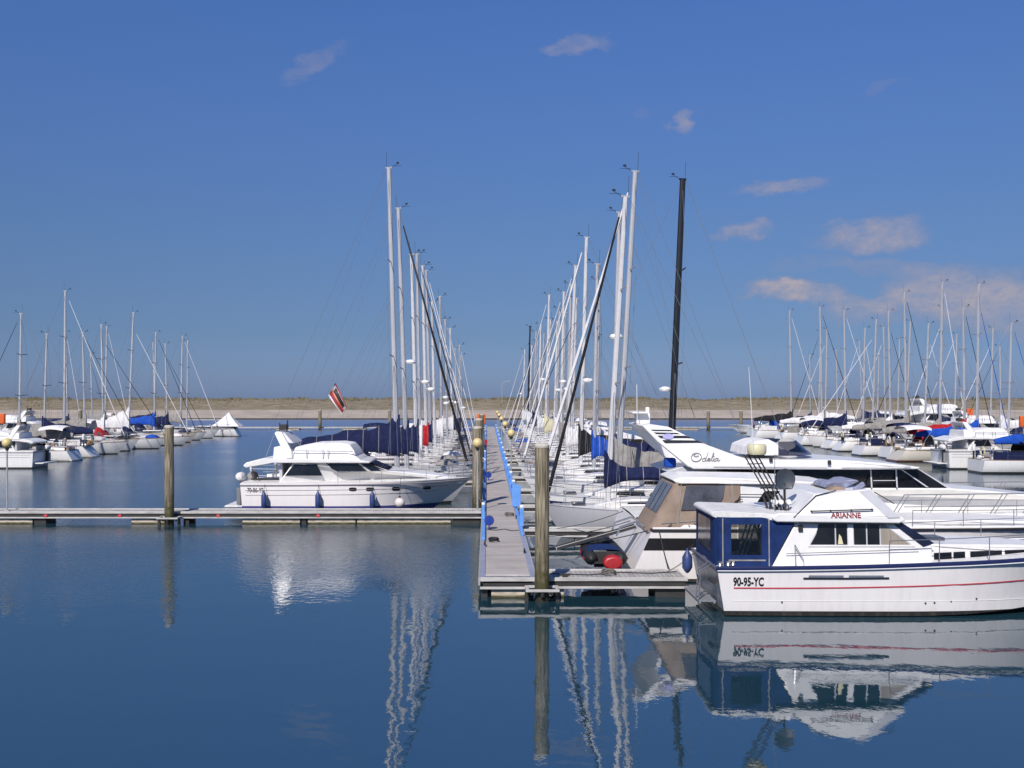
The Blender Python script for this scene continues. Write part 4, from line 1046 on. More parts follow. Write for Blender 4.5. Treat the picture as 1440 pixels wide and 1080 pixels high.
    for px0, px1, y_ in ((1055, 1094, -.6), (1063, 1101, -.45), (1068, 1106, -.6), (1076, 1114, -.45)):
        a = q(px0, 641); e = q(px1, 706); fr.tube([(a[0], y_, a[1]), (e[0], y_ + .1, e[1])], .018, 5)
    a, e = q(1066, 655), q(1084, 655); fr.tube([(a[0] - .1, -.6, a[1]), (e[0] - .02, -.45, a[1])], .012, 5)
    a, e = q(1080, 690), q(1100, 690); fr.tube([(a[0], -.55, a[1]), (e[0], -.4, a[1])], .02, 5)
    fr.tube([(q(1060, 642)[0], -.52, q(0, 642)[1]), (q(1086, 642)[0], -.52, q(0, 642)[1])], .025, 5)
    for px in (1094, 1106, 1114): fr.tube([(q(px, 706)[0], -.5, q(0, 706)[1]), (q(px, 0)[0], -.5, q(0, 723)[1])], .018, 5)
    ga = fr.build('folding_mast', M_gap, t)
    x, z = q(1075, 634); MB().lathe((x, -.52, z - .12), [(0, 0), (.2, 0), (.225, .05), (.225, .2), (.19, .245), (0, .25)], 20).build('radar_dome', M_cream, ga, bevel=.0)
    wa = MB(); x, z = q(1067, 641); wa.tube([(x, -.75, z), (x - .08, -.75, z + 1.55), (x - .115, -.75, mz(515, 24.5))], .011, 5, r1=.005); wa.build('whip_antenna', M_pwhite, ga)
    x, z = q(1094, 722); MB().tube([(x, -.95, z), (x, -.95, mz(640, 24.5))], .008, 5).build('flag_staff', M_wire, t)
    gm = MB()
    for k in range(5):
        px = 1087 + k * 5; gm.tube([(q(px, 700 + 2 * (k % 2))[0], -.3 - .1 * k, q(px, 700)[1]), (q(px + 8, 722)[0], -.3 - .1 * k, q(px, 724)[1])], .03, 5)
    gm.build('folded_gear', M_gap, t)
    # guard rail forward
    rl, sts = rails(b, s, X, .56, .36, .985, 6, inset=.12, r=.011, mid=False)
    rl.build('guard_rail', M_steel, t)
    for g in sts: g.build('stanchion', M_steel, t)
    return t, wf
arianne()
fender('navy fender hanging at the stern of the nearest cruiser, above the finger end', mx(966.5, 27.0), 27.0, mz(790, 27.0), .5, .13, rope_to=(mx(975, 27.1), 27.1, 1.25))

# ================================================================== CRUISER 2: beige tent
def tent_boat():
    X0, Yc, B = 4.42, 30.0, 3.0
    t = thing('motor_cruiser', 'white motor cruiser with beige cockpit tent and black hull band', 'motor boat', (X0, Yc, 0), 0)
    q = lambda px, py, Y=28.65: (mx(px, Y) - X0, mz(py, Y))
    hm = hull_mat('hull_tent_cruiser', [(-1, (.02, .02, .025)), (.05, (.02, .02, .025)), (.1, (.79, .755, .74))], rough=.22, dirt=.08)
    h, wf, b, s, X = motor_hull(14.0, B, 1.42, 1.52, rake=1.6, tr=-.62, flat=.62)
    def X2(tt, z): return X(tt, z) - .0
    hull = h.build('hull', hm, t)
    deck_of(b, s, X, .0, .05, .03, t0=.0).build('deck', M_deck, t)
    # stern moves forward towards the top, so give the band the same slope
    vs = []; st = MB(); n = 36
    for sd in (-1, 1):
        vs = []
        for i in range(n + 1):
            for z in (1.21, .88):
                x0 = .62 * z / 1.42 - .2 if False else X(0, z) + .0
                x = x0 + .004 + (12.6 - x0) * i / n; vs.append((x, sd * (wf(x, z) + .008), z))
        st.add(vs, [(2 * i, 2 * i + 1, 2 * i + 3, 2 * i + 2) for i in range(n)])
    st.build('hull_band', M_blackpaint, hull)
    along_sheer(b, s, X, .036, .0, .015, n=6, stern=True).build('rubbing_strake', M_black, t)
    along_sheer(b, s, X, .03, .05, -.02, n=6).build('toe_rail', M_gel, t)
    # tent: sloping aft face with rounded corners, two side walls, see the plan at foot and head
    zlo, zhi = q(0, 749)[1], q(0, 680)[1]
    xlo, xhi, xf = q(911, 0)[0], q(951, 0)[0], q(1042.5, 0)[0]
    def ring(f):
        xa_ = xlo + (xhi - xlo) * f; w = 1.37 - .14 * f; z = zlo + (zhi - zlo) * f; sag = -.02 * math.sin(PI * f); c = .22
        half = [(xf, w), (xa_ + c * 1.6, w), (xa_ + c * .7, w - c * .12), (xa_ + c * .2, w - c * .5), (xa_, w - c * 1.2)]
        return [(x - sag * 0, -y - sag, z) for x, y in half] + [(xa_ + .01, 0, z)] + [(x, y + sag, z) for x, y in reversed(half)]
    tn = MB(); rs = [ring(i / 8) for i in range(9)]
    te = tn.rings(rs, cap=False, closed=False).build('cockpit_tent', M_tent, t)
    def side_w(x, z): return 1.37 - .14 * (z - zlo) / (zhi - zlo)
    MB().plate([q(958, 718), q(966, 684), q(1021, 683), q(1018, 700), q(1008, 716.5)], side_w, .012, .01).build('window', M_vinyl, te, smooth=False)
    def aft(y0, y1, f0, f1):
        m = MB(); vs = []
        for f in (f0, f1):
            for y in (y0, y1): vs.append((xlo + (xhi - xlo) * f - .016, y, zlo + (zhi - zlo) * f))
        m.add(vs, [(0, 1, 3, 2)]); m.build('window', M_vinyl, te, smooth=False)
    aft(-1.02, -.38, .38, .95); aft(-.3, .3, .38, .95); aft(.38, 1.02, .38, .95)
    sm = MB()
    sm.plate([q(951, 748), q(952.5, 748), q(960, 682), q(958.5, 682)], side_w, .009, .006); sm.plate([q(1030, 748), q(1031.5, 748), q(1031.5, 682), q(1030, 682)], side_w, .009, .006)
    sm.plate([q(930, 735), q(1040, 727), q(1040, 728.5), q(930, 736.5)], side_w, .008, .005)
    sm.build('seam', M_greycan, te, smooth=False)
    tw = side_w
    MB().plate([q(946, 749), q(962, 738), q(995, 738), q(1004, 749)], tw, .03, .04, sides=(-1,)).build('step_box', M_gel, t, bevel=.01)
    st = MB()
    for (ax_, ay), (bx, by) in (((934, 746), (944, 736)), ((968, 738), (976, 752)), ((976, 736), (990, 746))):
        p, p2 = q(ax_, ay), q(bx, by); st.tube([(p[0], -(tw(*p) + .03), p[1]), (p2[0], -(tw(*p2) + .05), p2[1])], .012, 5)
    st.build('tent_strap', M_darkrope, te)
    MB().prism([q(948, 676), q(958, 672.5), q(975, 671.5), q(1100, 674.5), q(1182, 681), q(1182, 684), q(1100, 681.5), q(962, 682), q(952, 680)], lambda x, z: min(1.40, 1.12 + .9 * max(0, x - 1.62))).build('hardtop', M_gel, t, bevel=.05, seg=3)
    MB().prism([q(955, 681), q(1100, 680), q(1182, 683.2), q(1182, 684.6), q(1100, 682.5), q(958, 683.2)], 1.24).build('hardtop_gasket', M_blackpaint, t)
    cw = lambda x, z: 1.22
    cab = MB().prism([q(1042.5, 682), q(1178, 684), q(1235, 720), q(1240, 752), q(1042.5, 752)], cw).build('cabin', M_gel, t, bevel=.03)
    MB().plate([q(1077, 691), q(1140, 691), q(1165, 713), q(1063, 712)], cw, .01).build('window', M_glass, cab, smooth=False)
    hr = MB(); p = [q(1034, 713), q(1042, 695.5), q(1150, 697)]
    hr.tube([(x, -1.3, z) for x, z in p], .012, 5); hr.tube([(x, -1.3, z) for x, z in (q(1030, 712), q(1036, 704), q(1045, 702))], .012, 5); hr.build('hand_rail', M_gap, cab)
    MB().prism([q(1235, 752), q(1235, 733), q(1400, 734), q(1560, 740), q(1590, 752)], lambda x, z: max(.3, 1.05 - .05 * max(0, x - 8) ** 1.5)).build('fore_cabin', M_gel, t, bevel=.04)
    # transom details
    dv = MB()
    for y in (-.55, .55): dv.tube([(.05, y, 1.4), (-.3, y, 1.55), (-.75, y, 1.4), (-.85, y, 1.15)], .03, 6)
    dv.build('davit', M_steel, t)
    rl, sts = rails(b, s, X, .5, .5, .985, 5, inset=.12, r=.011, mid=False)
    rl.build('guard_rail', M_steel, t)
    for g in sts: g.build('stanchion', M_steel, t)
tent_boat()
# dinghy hung on the stern
def dinghy():
    Y = 29.3
    t = thing('dinghy', 'black inflatable dinghy with red engine cover hanging behind the beige tent cruiser', 'dinghy', (mx(849, Y), Y, mz(782, Y)))
    pts = [(-.40, -.55, .02), (-.42, .4, .02), (-.36, 1.2, .08), (-.18, 1.65, .2), (0, 1.75, .24), (.18, 1.65, .2), (.36, 1.2, .08), (.42, .4, .02), (.40, -.55, .02)]
    tb = MB().tube(pts, .18, 12)
    tb.lathe((-.40, -.55, .02), [(.18, 0), (.14, -.08), (.05, -.18), (0, -.2)], 12, 'y'); tb.lathe((.40, -.55, .02), [(.18, 0), (.15, -.08), (.05, -.18), (0, -.2)], 12, 'y')
    tb.build('tube', M_black, t)
    ln = MB()
    for sx_ in (-1, 1): ln.tube([(sx_ * .58, -.55, .02), (sx_ * .6, .4, .02), (sx_ * .54, 1.2, .08)], .022, 5)
    ln.build('rubbing_strip', M_redpaint, t)
    MB().box((0, .3, -.08), (.66, 1.9, .06)).build('floor', M_gap, t)
    MB().box((0, -.42, -.02), (.62, .06, .42)).build('transom', M_gap, t, bevel=.01)
    MB().prism([(-.42, .2), (-.3, .34), (.4, .34), (.46, .2)], .0).v
    m = MB(); rs = []
    for i in range(7):
        y = -.35 + 1.2 * i / 6; rs.append([(.50 * math.cos(PI * j / 8), y, .15 + .11 * math.sin(PI * j / 8) * (.8 + .2 * math.sin(i * 2))) for j in range(9)])
    m.rings(rs, cap=False, closed=False).build('seat_cover', M_navy2, t)
    en = MB().prism([(-.08, -.16), (-.12, -.02), (-.04, .11), (.14, .16), (.32, .12), (.41, 0), (.38, -.16), (.24, -.24), (.04, -.24)], lambda x, z: .2 - .3 * max(0, z)).build('engine_cowl', M_redpaint, t, bevel=.11, seg=4)
    en.location.y = -.8
    MB().box((.15, .05, -.36), (.1, .12, .3)).build('engine_leg', M_black, en, bevel=.02)
dinghy()
t = thing('gangplank', 'white gangplank sloping from the pier up to the beige tent cruiser', 'gangplank', (mx(782, 30.2), 30.2, mz(772, 30.2)))
dx, dz = mx(893, 30.2) - mx(782, 30.2), mz(741, 30.2) - mz(772, 30.2)
ang = math.atan2(dz, dx); Lg = math.hypot(dx, dz)
MB().box((dx / 2, 0, dz / 2), (Lg, .34, .05), ry=-ang).build('plank', M_deck, t, bevel=.01)
MB().box((dx / 2, -.19, dz / 2 + .035), (Lg, .03, .06), ry=-ang).box((dx / 2, .19, dz / 2 + .035), (Lg, .03, .06), ry=-ang).build('side_rail', M_gap, t)

# ================================================================== CRUISER 3: big flybridge yacht
def odelia():
    X0, Yc, B = 4.5, 34.0, 4.3
    t = thing('motor_yacht', 'large white flybridge yacht with black window band and striped radar arch', 'motor yacht', (X0, Yc, 0), 0)
    q = lambda px, py, Y=32.3: (mx(px, Y) - X0, mz(py, Y))
    hm = hull_mat('hull_yacht', [(-1, (.015, .016, .02)), (.08, (.015, .016, .03)), (.14, (.80, .775, .765))], rough=.2, dirt=.06)
    h, wf, b, s, X = motor_hull(20.0, B, 1.30, 1.75, rake=2.2, tr=-.5, flat=.64)
    hull = h.build('hull', hm, t)
    deck_of(b, s, X, .0, .06, .03).build('deck', M_deck, t)
    along_sheer(b, s, X, .035, -.2, .012, n=6, sq=(1, .7)).build('rubbing_strake', M_blackpaint, t)
    along_sheer(b, s, X, .03, .04, -.03, n=6).build('toe_rail', M_gel, t)
    # lower house and foredeck trunk
    lw_ = lambda x, z: (1.72 if x < 8 else max(.35, 1.72 - .05 * (x - 8) ** 1.75)) - .15 * max(0, z - 1.6)
    MB().prism([q(958, 745), q(962, 686), q(1340, 687.5), q(1400, 692), q(1440, 696), q(1600, 712), q(1640, 725), q(1640, 745)], lw_).build('deck_house', M_gel, t, bevel=.05)
    uw = lambda x, z: (1.66 if x < 7 else max(.5, 1.66 - .05 * (x - 7) ** 1.8)) - .18 * max(0, z - 2.3)
    gl = MB().prism([q(985, 688), q(985, 659), q(1205, 659), q(1292, 657.5), q(1344, 688.5)], uw).build('window_band', M_glass, t, bevel=.01)
    ml = MB()
    for px in (1226.5, 1263): ml.plate([q(px - 1, 686), q(px + 1, 686), q(px + 1, 661), q(px - 1, 661)], uw, .012, .012)
    ml.plate([q(1229, 675.5), q(1261, 675.5), q(1261, 676.5), q(1229, 676.5)], uw, .01, .01)
    ml.plate([q(1270, 661), q(1272.5, 661), q(1310, 686), q(1306.5, 686)], uw, .012, .012)
    ml.plate([q(1292, 658.5), q(1295, 659.5), q(1345, 688), q(1339, 688)], uw, .014, .014)
    ml.build('mullion', M_greyshade, gl)
    # flybridge moulding
    fw = lambda x, z: (1.92 if x < 7.2 else max(.6, 1.92 - .055 * (x - 7.2) ** 1.8)) - .12 * max(0, z - 2.9)
    Yf = 32.1
    q2 = lambda px, py: q(px, py, Yf)
    MB().prism([q2(968, 656), q2(990, 648), q2(1045, 647), q2(1163, 646.5), q2(1200, 648), q2(1255, 652.5), q2(1297, 657.5), q2(1290, 660), q2(1200, 660.5), q2(975, 660)], fw).build('flybridge', M_gel, t, bevel=.05, seg=3)
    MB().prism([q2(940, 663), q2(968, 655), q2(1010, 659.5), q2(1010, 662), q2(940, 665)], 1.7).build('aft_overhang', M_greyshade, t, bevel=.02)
    # radar arch: two side wings and a bridge
    aw = lambda x, z: 1.92 - .12 * max(0, z - 2.9) - .16 * max(0, z - 3.2)
    ap = [q2(905, 599), q2(915, 597), q2(942, 600.5), q2(985, 622), q2(1058, 649), q2(1058, 659), q2(968, 657.5), q2(950, 642), q2(925, 621)]
    ar = MB().prism(ap, aw, lambda x, z: aw(x, z) - .22).build('radar_arch', M_gel, t, bevel=.04, seg=2)
    MB().prism([q2(905, 599), q2(915, 597), q2(940, 600.2), q2(946, 605), q2(916, 608)], lambda x, z: aw(x, z) - .2).build('arch_bridge', M_gel, ar, bevel=.03)
    stp = MB()
    for poly in ([(917, 604.4), (945, 604.9), (949, 606.6), (919, 606)], [(921, 608.3), (954, 609), (958, 610.8), (924, 610.3)], [(926, 612.8), (966, 613), (975, 616.4), (930, 616)], [(932.5, 619), (981, 619.6), (990, 622.9), (936, 622.8)]):
        stp.plate([q2(*p) for p in poly], aw, .012, .012)
    stp.build('arch_stripe', M_blackpaint, ar, smooth=False)
    x, z = q2(941, 614); em = MB()
    em.plate([(x + .17 * math.cos(2 * PI * i / 16), z + .085 * math.sin(2 * PI * i / 16)) for i in range(16)], aw, .02, .012); em.build('badge', M_lav, ar)
    # script name drawn as pen strokes
    x0, z0 = q2(970, 650); wd = q2(1010, 650)[0] - x0; ht = .3
    strokes = [
        [(.20, .95), (.08, .85), (.02, .55), (.08, .2), (.2, .08), (.33, .2), (.38, .55), (.3, .85), (.18, .9), (.1, .75), (.16, .6), (.28, .66)],
        [(.535, .36), (.48, .44), (.425, .3), (.44, .12), (.49, .1), (.53, .22), (.545, .42)],
        [(.60, 1.0), (.565, .7), (.54, .3), (.555, .1), (.6, .2)],
        [(.6, .22), (.67, .3), (.68, .4), (.63, .42), (.61, .22), (.66, .1), (.71, .18)],
        [(.71, .18), (.79, .7), (.8, .95), (.76, .8), (.74, .3), (.77, .1), (.8, .18)],
        [(.8, .18), (.84, .42), (.82, .2), (.85, .1), (.88, .2)],
        [(.97, .38), (.9, .42), (.87, .2), (.91, .1), (.97, .3), (.98, .42), (.97, .2), (1.0, .1), (1.05, .25)]]
    nm = MB()
    for stq in strokes:
        pts = []
        for i in range(len(stq) - 1):
            p0 = stq[max(0, i - 1)]; p1 = stq[i]; p2 = stq[i + 1]; p3 = stq[min(len(stq) - 1, i + 2)]
            for k_ in range(4):
                u = k_ / 4
                cr = [.5 * ((2 * p1[d]) + (-p0[d] + p2[d]) * u + (2 * p0[d] - 5 * p1[d] + 4 * p2[d] - p3[d]) * u * u + (-p0[d] + 3 * p1[d] - 3 * p2[d] + p3[d]) * u ** 3) for d in (0, 1)]
                pts.append(cr)
        pts.append(stq[-1])
        P3 = []
        for a, c in pts:
            xx, zz = x0 + (a + .06 * c) * wd, z0 + c * ht; P3.append((xx, -(aw(xx, zz) + .008), zz))
        nm.tube(P3, .0115, 5)
    x_, z_ = q2(993, 638)
    nm.lathe((x0 + .85 * wd, -(aw(x0 + .85 * wd, z0 + .18) + .01), z0 + .62 * ht), [(0, -.01), (.018, 0), (0, .01)], 6, 'y')
    nm.build('boat_name', M_silver, ar)
    ln = MB(); ln.plate([q2(1003, 655.4), q2(1163, 656.5), q2(1163, 658), q2(1003, 656.8)], fw, .014, .012); ln.plate([q2(1183, 656.8), q2(1281, 655.6), q2(1281, 657), q2(1183, 658.2)], lambda x, z: fw(x, z) + .02, .012, .012)
    ln.build('hand_rail', M_greyshade, t)
    for px, py in ((1084, 646.5), (1166, 650.5)):
        x, z = q2(px, py); MB().plate([(x - .05, z - .06), (x + .05, z - .06), (x + .05, z + .07), (x - .05, z + .07)], fw, .05, .06, sides=(-1,)).build('side_light', M_black, t, bevel=.01)
    # flybridge screen, cover, gear
    sc = MB(); rs = []
    x0_, x1_ = q2(1108, 0)[0], q2(1165, 0)[0]; zb_ = q2(0, 641)[1]; zt_ = q2(0, 622)[1]
    for i in range(13):
        a = -PI * .62 + PI * 1.24 * i / 12
        r0, r1 = (x1_ - x0_), (x1_ - x0_) * .62
        rs.append([(x0_ + r0 * max(-.15, math.cos(a)), 1.62 * math.sin(a) / math.sin(PI * .5), zb_ - .02), (x0_ - .15 + r1 * max(-.1, math.cos(a)) + .1, 1.38 * math.sin(a), zt_)])
    sc.rings(rs, cap=False, closed=False).build('wind_screen', M_smoke, t)
    cv = MB().prism([q(1056, 642), q(1058, 628), (q(1075, 621)), q(1090, 619), q(1100, 624), q(1117, 637), q(1117, 642)], lambda x, z: 1.3 - .5 * (z - 3.0)).build('helm_cover', M_whitecan, t, bevel=.07, seg=3)
    rd = MB(); rd.box((q2(916, 0)[0], 0, q2(0, 590)[1]), (.45, .45, .35)); rd.box((q2(910, 0)[0], 0, q2(0, 581.5)[1]), (.5, .9, .07)); rd.box((q2(923, 0)[0], -.1, q2(0, 585)[1]), (.12, .16, .5))
    rd.build('radar', M_gel, ar, bevel=.03)
    MB().lathe((q2(923, 0)[0], -.1, q2(0, 578)[1]), [(0, -.06), (.06, -.05), (.06, .05), (0, .07)], 10).build('mast_light', M_black, ar)
    MB().tube([(q2(904.5, 0)[0], -.6, q2(0, 596)[1]), (q2(904, 0)[0], -.6, mz(541, 34))], .012, 5).build('whip_antenna', M_pwhite, ar)
    MB().box((q2(1020, 0)[0] - 1.55, -1.2, q(0, 652)[1]), (.35, .3, .3)).build('blue_bag', M_blue, t, bevel=.06)
    # bow rail
    rl = MB(); sts = []
    pt = lambda px, py: (q(px, py, 31.95)[0])
    for sd in (-1, 1):
        top = []
        for i in range(13):
            tt = .4 + .59 * i / 12; top.append((X(tt, s(tt)), sd * max(.0, b(tt) - .1), 2.06 + .25 * (tt - .4)))
        rl.tube(top, .018, 6); rl.tube([(x, y, z - .36) for x, y, z in top], .013, 6)
        for i in range(0, 12):
            x, y, z = top[i]
            x2, y2, z2 = top[i]; zb2 = s(.4 + .59 * i / 12)
            sts.append(MB().tube([(x - .42, y, zb2), (x, y, z)], .015, 5)); sts.append(MB().tube([(x - .3, y, zb2), (x + .14, y, z)], .013, 5))
    rl.build('bow_rail', M_wire, t)
    for g in sts: g.build('stanchion', M_wire, t)
    MB().box((2.3, 0, 1.9), (1.0, 2.6, 1.1)).build('cockpit_bulkhead', M_greyshade, t, bevel=.05)
odelia()

# ================================================================== CRUISER 4: flybridge cruiser on the left walkway (also used far away)
def fly_cruiser(label, loc, rz, k=1.0, name='motor_cruiser', reg=None, group=None, near=True, boot=(.06, .06, .22)):
    t = thing(name, label, 'motor boat', loc, rz, group)
    X0, Yn, B = mx(336, 44.0), 44.0, 3.5
    q = lambda px, py, Y=44.4: ((mx(px, Y) - X0) * k, mz(py, Y) * k)
    hm = hull_mat('hull_fly_cruiser', [(-1, (.03, .03, .08)), (.05, boot), (.46, (.80, .76, .745))], rough=.25, dirt=.06)
    h, wf, b, s, X = motor_hull(9.65 * k, B * k, 1.42 * k, 1.56 * k, rake=2.0 * k, tr=.1, flat=.48, chine=.95)
    hull = h.build('hull', hm if k == 1.0 and reg else HULLS['white'], t)
    deck_of(b, s, X, .0, .06, .03).build('deck', M_deck, t)
    along_sheer(b, s, X, .025, -.09 * k, .012, n=6, stern=True).build('rubbing_strake', M_greyline, t)
    tr_ = MB()
    for sd in (-1, 1):
        for dz in (-.30, -.5):
            pts = []
            for i in range(25):
                tt = .02 + (.9 if dz == -.30 else .86) * i / 24; z = s(tt) + dz * k; x = X(tt, z); pts.append((x, sd * (wf(x, z) + .004), z))
            tr_.tube(pts, .011, 4)
    tr_.build('hull_line', M_greyline, hull)
    for px in (496, 520, 556, 599):
        w = 5.5; z0, z1 = 691, 685.5; ov = [q(px + w * math.copysign(abs(math.cos(a)) ** .5, math.cos(a)), 688.2 - 2.7 * math.copysign(abs(math.sin(a)) ** .7, math.sin(a)), 44.1) for a in [2 * PI * i / 16 for i in range(16)]]
        MB().plate(ov, wf, .008).build('porthole', M_glass, hull, smooth=False)
    if reg: lettering('registration', reg, M_gap, hull, q(347, 693, 44.1)[0], q(347, 693, 44.1)[1], 23 * 44 / 1500, 7.0 * 44 / 1500, wf, .008, bold=.02)
    # side deck bulwark and foredeck
    cw = lambda x, z: (1.42 if x < 4.6 * k else max(.25, 1.42 - .055 * (x / k - 4.6) ** 2)) * (k if True else 1) - .12 * max(0, z - 1.4 * k)
    cab = MB().prism([q(388, 684), q(392, 678), q(412, 650), q(505, 650), q(543, 662), q(610, 669.5), q(650, 676), q(650, 684)], cw).build('cabin', M_gel, t, bevel=.05 * k)
    for poly in ([q(400.5, 669), q(413, 653.5), q(445, 653), q(453, 669)], [q(458, 652), q(501, 650.8), q(517, 663.5), q(477, 664.5), q(467, 660)], [q(505, 651), q(516, 651), q(541, 661.8), q(522, 663.4)]):
        MB().plate(poly, cw, .012).build('window', M_glass, cab, smooth=False)
    a, e = q(517, 650.5), q(545, 662)
    MB().add([(a[0], -.95 * k, a[1] + .01), (e[0], -.9 * k, e[1] + .012), (e[0], .9 * k, e[1] + .012), (a[0], .95 * k, a[1] + .01)], [(0, 1, 2, 3)]).build('windscreen', M_glass, cab)
    MB().prism([q(341, 655), q(346, 650.5), q(371, 644.5), q(386, 645), q(500, 646), q(520, 649), q(520, 651.5), q(384, 651), q(372, 653), q(345, 658.3)], lambda x, z: 1.5 * k if x > 1 else 1.42 * k).build('fly_deck', M_gel, t, bevel=.04 * k)
    fly = MB().prism([q(383, 646), q(383.5, 629), q(392, 628), q(408, 636), q(420, 633.5), q(478, 633), q(500, 642), q(507, 647)], lambda x, z: 1.35 * k - .25 * (z - 2.4 * k)).build('flybridge', M_gel, t, bevel=.04 * k)
    MB().prism([q(410, 637), q(414, 629), q(440, 624), q(475, 623), q(490, 625), q(497, 634), q(500, 641), q(412, 638)], lambda x, z: 1.25 * k - .5 * max(0, z - 2.7 * k) + .03 * math.sin(7 * x)).build('fly_cover', M_whitecan, t, bevel=.07 * k, seg=3)
    aw = lambda x, z: 1.42 * k - .28 * max(0, z - 2.4 * k)
    ar = MB().prism([q(383.5, 609.5), q(386, 607), q(394, 608), q(409, 634), q(411, 644), q(402, 644.5)], aw, lambda x, z: aw(x, z) - .2 * k).build('radar_arch', M_gel, t, bevel=.03 * k)
    MB().prism([q(383.5, 609.5), q(386, 607), q(397, 609), q(411, 624), q(404, 624), q(389, 612)], lambda x, z: aw(x, z) - .18 * k).build('arch_bridge', M_greyshade, ar, bevel=.02 * k)
    g = MB(); g.box((*[q(390, 0)[0]], 0, q(0, 602)[1]), (.3 * k, .5 * k, .22 * k)); g.tube([(q(393, 0)[0], .2, q(0, 608)[1]), (q(394, 0)[0], .2, q(0, 592)[1])], .03, 6); g.tube([(q(385, 0)[0], -.2, q(0, 608)[1]), (q(385, 0)[0], -.2, q(0, 596)[1])], .025, 6)
    g.build('arch_lights', M_gap, ar)
    MB().tube([(q(383.5, 0)[0], -1.1 * k, q(0, 611)[1]), (q(372, 0)[0], -1.3 * k, q(0, 645)[1])], .01, 5).build('arch_stay', M_wire, ar)
    fr = MB(); P = lambda px, py: (q(px, py)[0], -1.4 * k, q(px, py)[1])
    fr.tube([P(411, 634), P(496, 635)], .014, 5)
    for px in (411, 431, 454, 461): fr.tube([P(px, 646), P(px, 632)], .014, 5)
    fr.tube([(x, -y, z) for x, y, z in [P(411, 634), P(496, 635)]], .014, 5)
    fr.build('fly_rail', M_steel, fly)
    # cockpit: bulkhead, stern gear
    MB().prism([q(391, 680), q(391, 651), q(395, 651), q(395, 680)], 1.2 * k).build('cockpit_post', M_greyshade, t)
    MB().tube([(q(340.5, 0)[0], -1.4 * k, q(0, 657)[1]), (q(340.5, 0)[0], -1.5 * k, q(0, 678)[1])], .01, 5).build('awning_pole', M_steel, t)
    ck = MB(); ck.tube([(q(352, 0)[0], -1.3 * k, q(0, 674)[1]), (q(392, 0)[0], -1.35 * k, q(0, 674)[1])], .03, 6); ck.tube([(q(362, 0)[0], -.9 * k, q(0, 680)[1]), (q(358, 0)[0], -.9 * k, q(0, 668)[1])], .02, 5)
    ck.build('cockpit_rail', M_gap, t)
    MB().lathe((q(334, 0)[0], -.9 * k, q(0, 672)[1]), [(0, -.35), (.12, -.3), (.2, -.1), (.2, .2), (.1, .34), (0, .36)], 12, 'y').build('outboard_cowl', M_whitecan, t)
    MB().box((q(336, 0)[0], -.9 * k, .95 * k), (.14, .2, 1.0 * k)).build('outboard_leg', M_gap, t, bevel=.03)
    m = MB(); m.lathe((q(346, 0)[0], -.2, q(0, 672)[1]), [(0, -.4), (.16, -.36), (.2, 0), (.16, .36), (0, .4)], 10, 'y'); m.build('life_raft', M_greycan, t)
    MB().box((-.35 * k, 0, .42 * k), (.75 * k, 2.7 * k, .09)).build('swim_platform', M_deck, t, bevel=.03)
    lb = MB().tube([(q(335, 0)[0] - .02, -1.25 * k, .5 * k), (q(335, 0)[0] - .02, -1.25 * k, 1.2 * k)], .1, 8).build('stern_fittings', M_wire, t)
    rl, sts = rails(b, s, X, .45 * k, .42, .985, 6, inset=.1, r=.011, mid=False)
    rl.build('bow_rail', M_steel, t)
    for g_ in sts: g_.build('stanchion', M_steel, t)
    MB().tube([(q(640, 0)[0], -.2, s(.95) + .06), (q(668, 0)[0], 0, s(1) + .03)], .035, 6).build('anchor', M_steel, t)
    return t
fly_cruiser('white flybridge cruiser moored along the long left walkway, blue fenders along its side', (mx(336, 44.0), 45.85, 0), 0, reg='70-86-YS')
for px, lab in ((371, 'nearest the stern'), (447, 'amidships'), (523.5, 'nearest the bow')):
    fender(f'navy cylindrical fender on the left flybridge cruiser, {lab}', mx(px, 43.9), 43.92, mz(704, 43.9), .66, .115, rope_to=(mx(px, 43.9), 44.1, 1.38))
t = thing('fender', 'round white ball fender on the left flybridge cruiser', 'fender', (mx(562, 43.5), 43.52, mz(707, 43.5)), 0, 'fenders hanging on boats')
MB().ball((0, 0, 0), .21, 16).build('body', M_fenderw, t)
MB().lathe((0, 0, .23), [(0, -.04), (.05, -.03), (.045, .03), (0, .05)], 10).build('neck', M_gap, t)
MB().tube([(0, 0, .24), (0, .55, .95)], .01, 5).build('lanyard', M_darkrope, t)

# ================================================================== SAILBOATS right of the pier (bows towards the pier)
GR = 'sailboats berthed right of the pier'
GL = 'sailboats berthed left of the pier'
def rrow(desc, Y, L, B, base_px, top_px, top_py, bow=1.75, **k):
    mX = mx(base_px, Y); tX = mx(top_px, Y); tz = mz(top_py, Y)
    kw = dict(detail=2 if Y < 62 else 1, clutter=1, jit=R.uniform(-.02, .02)); kw.update(k)
    return sailboat(desc, GR, Y, bow, -1, L, B, mX, tz, rake=tX - mX, **kw)
rrow('grey hulled sailboat with navy bundle at its mast, nearest right of the pier', 38.6, 8.6, 2.9, 854.5, 879.5, 277, clutter=0, hull=HULLS['grey'], cover=M_navy, genoa=M_blackcan, mastm=M_whitemast, hood=None, coverlen=.99, dz_cover=.42, fb=.95, bow=1.95)
rrow('white sailboat with tall silver mast and grey sail cover, second right of the pier', 42.4, 9.4, 3.1, 867.5, 893, 242, clutter=0, cover=M_greycan, genoa=M_whitecan, mastm=M_alu, radar=.47, hood=M_navy, dz_cover=.95, boomlen=3.2, stripe=M_navypaint)
rrow('sailboat with the thick black mast behind the radar arch', 46.4, 11.5, 3.4, 942.5, 960.5, 252, cover=None, genoa=None, mastm=M_blackmast, fb=1.1, bow=2.2, radar=.29, mscale=1.3, clutter=0)
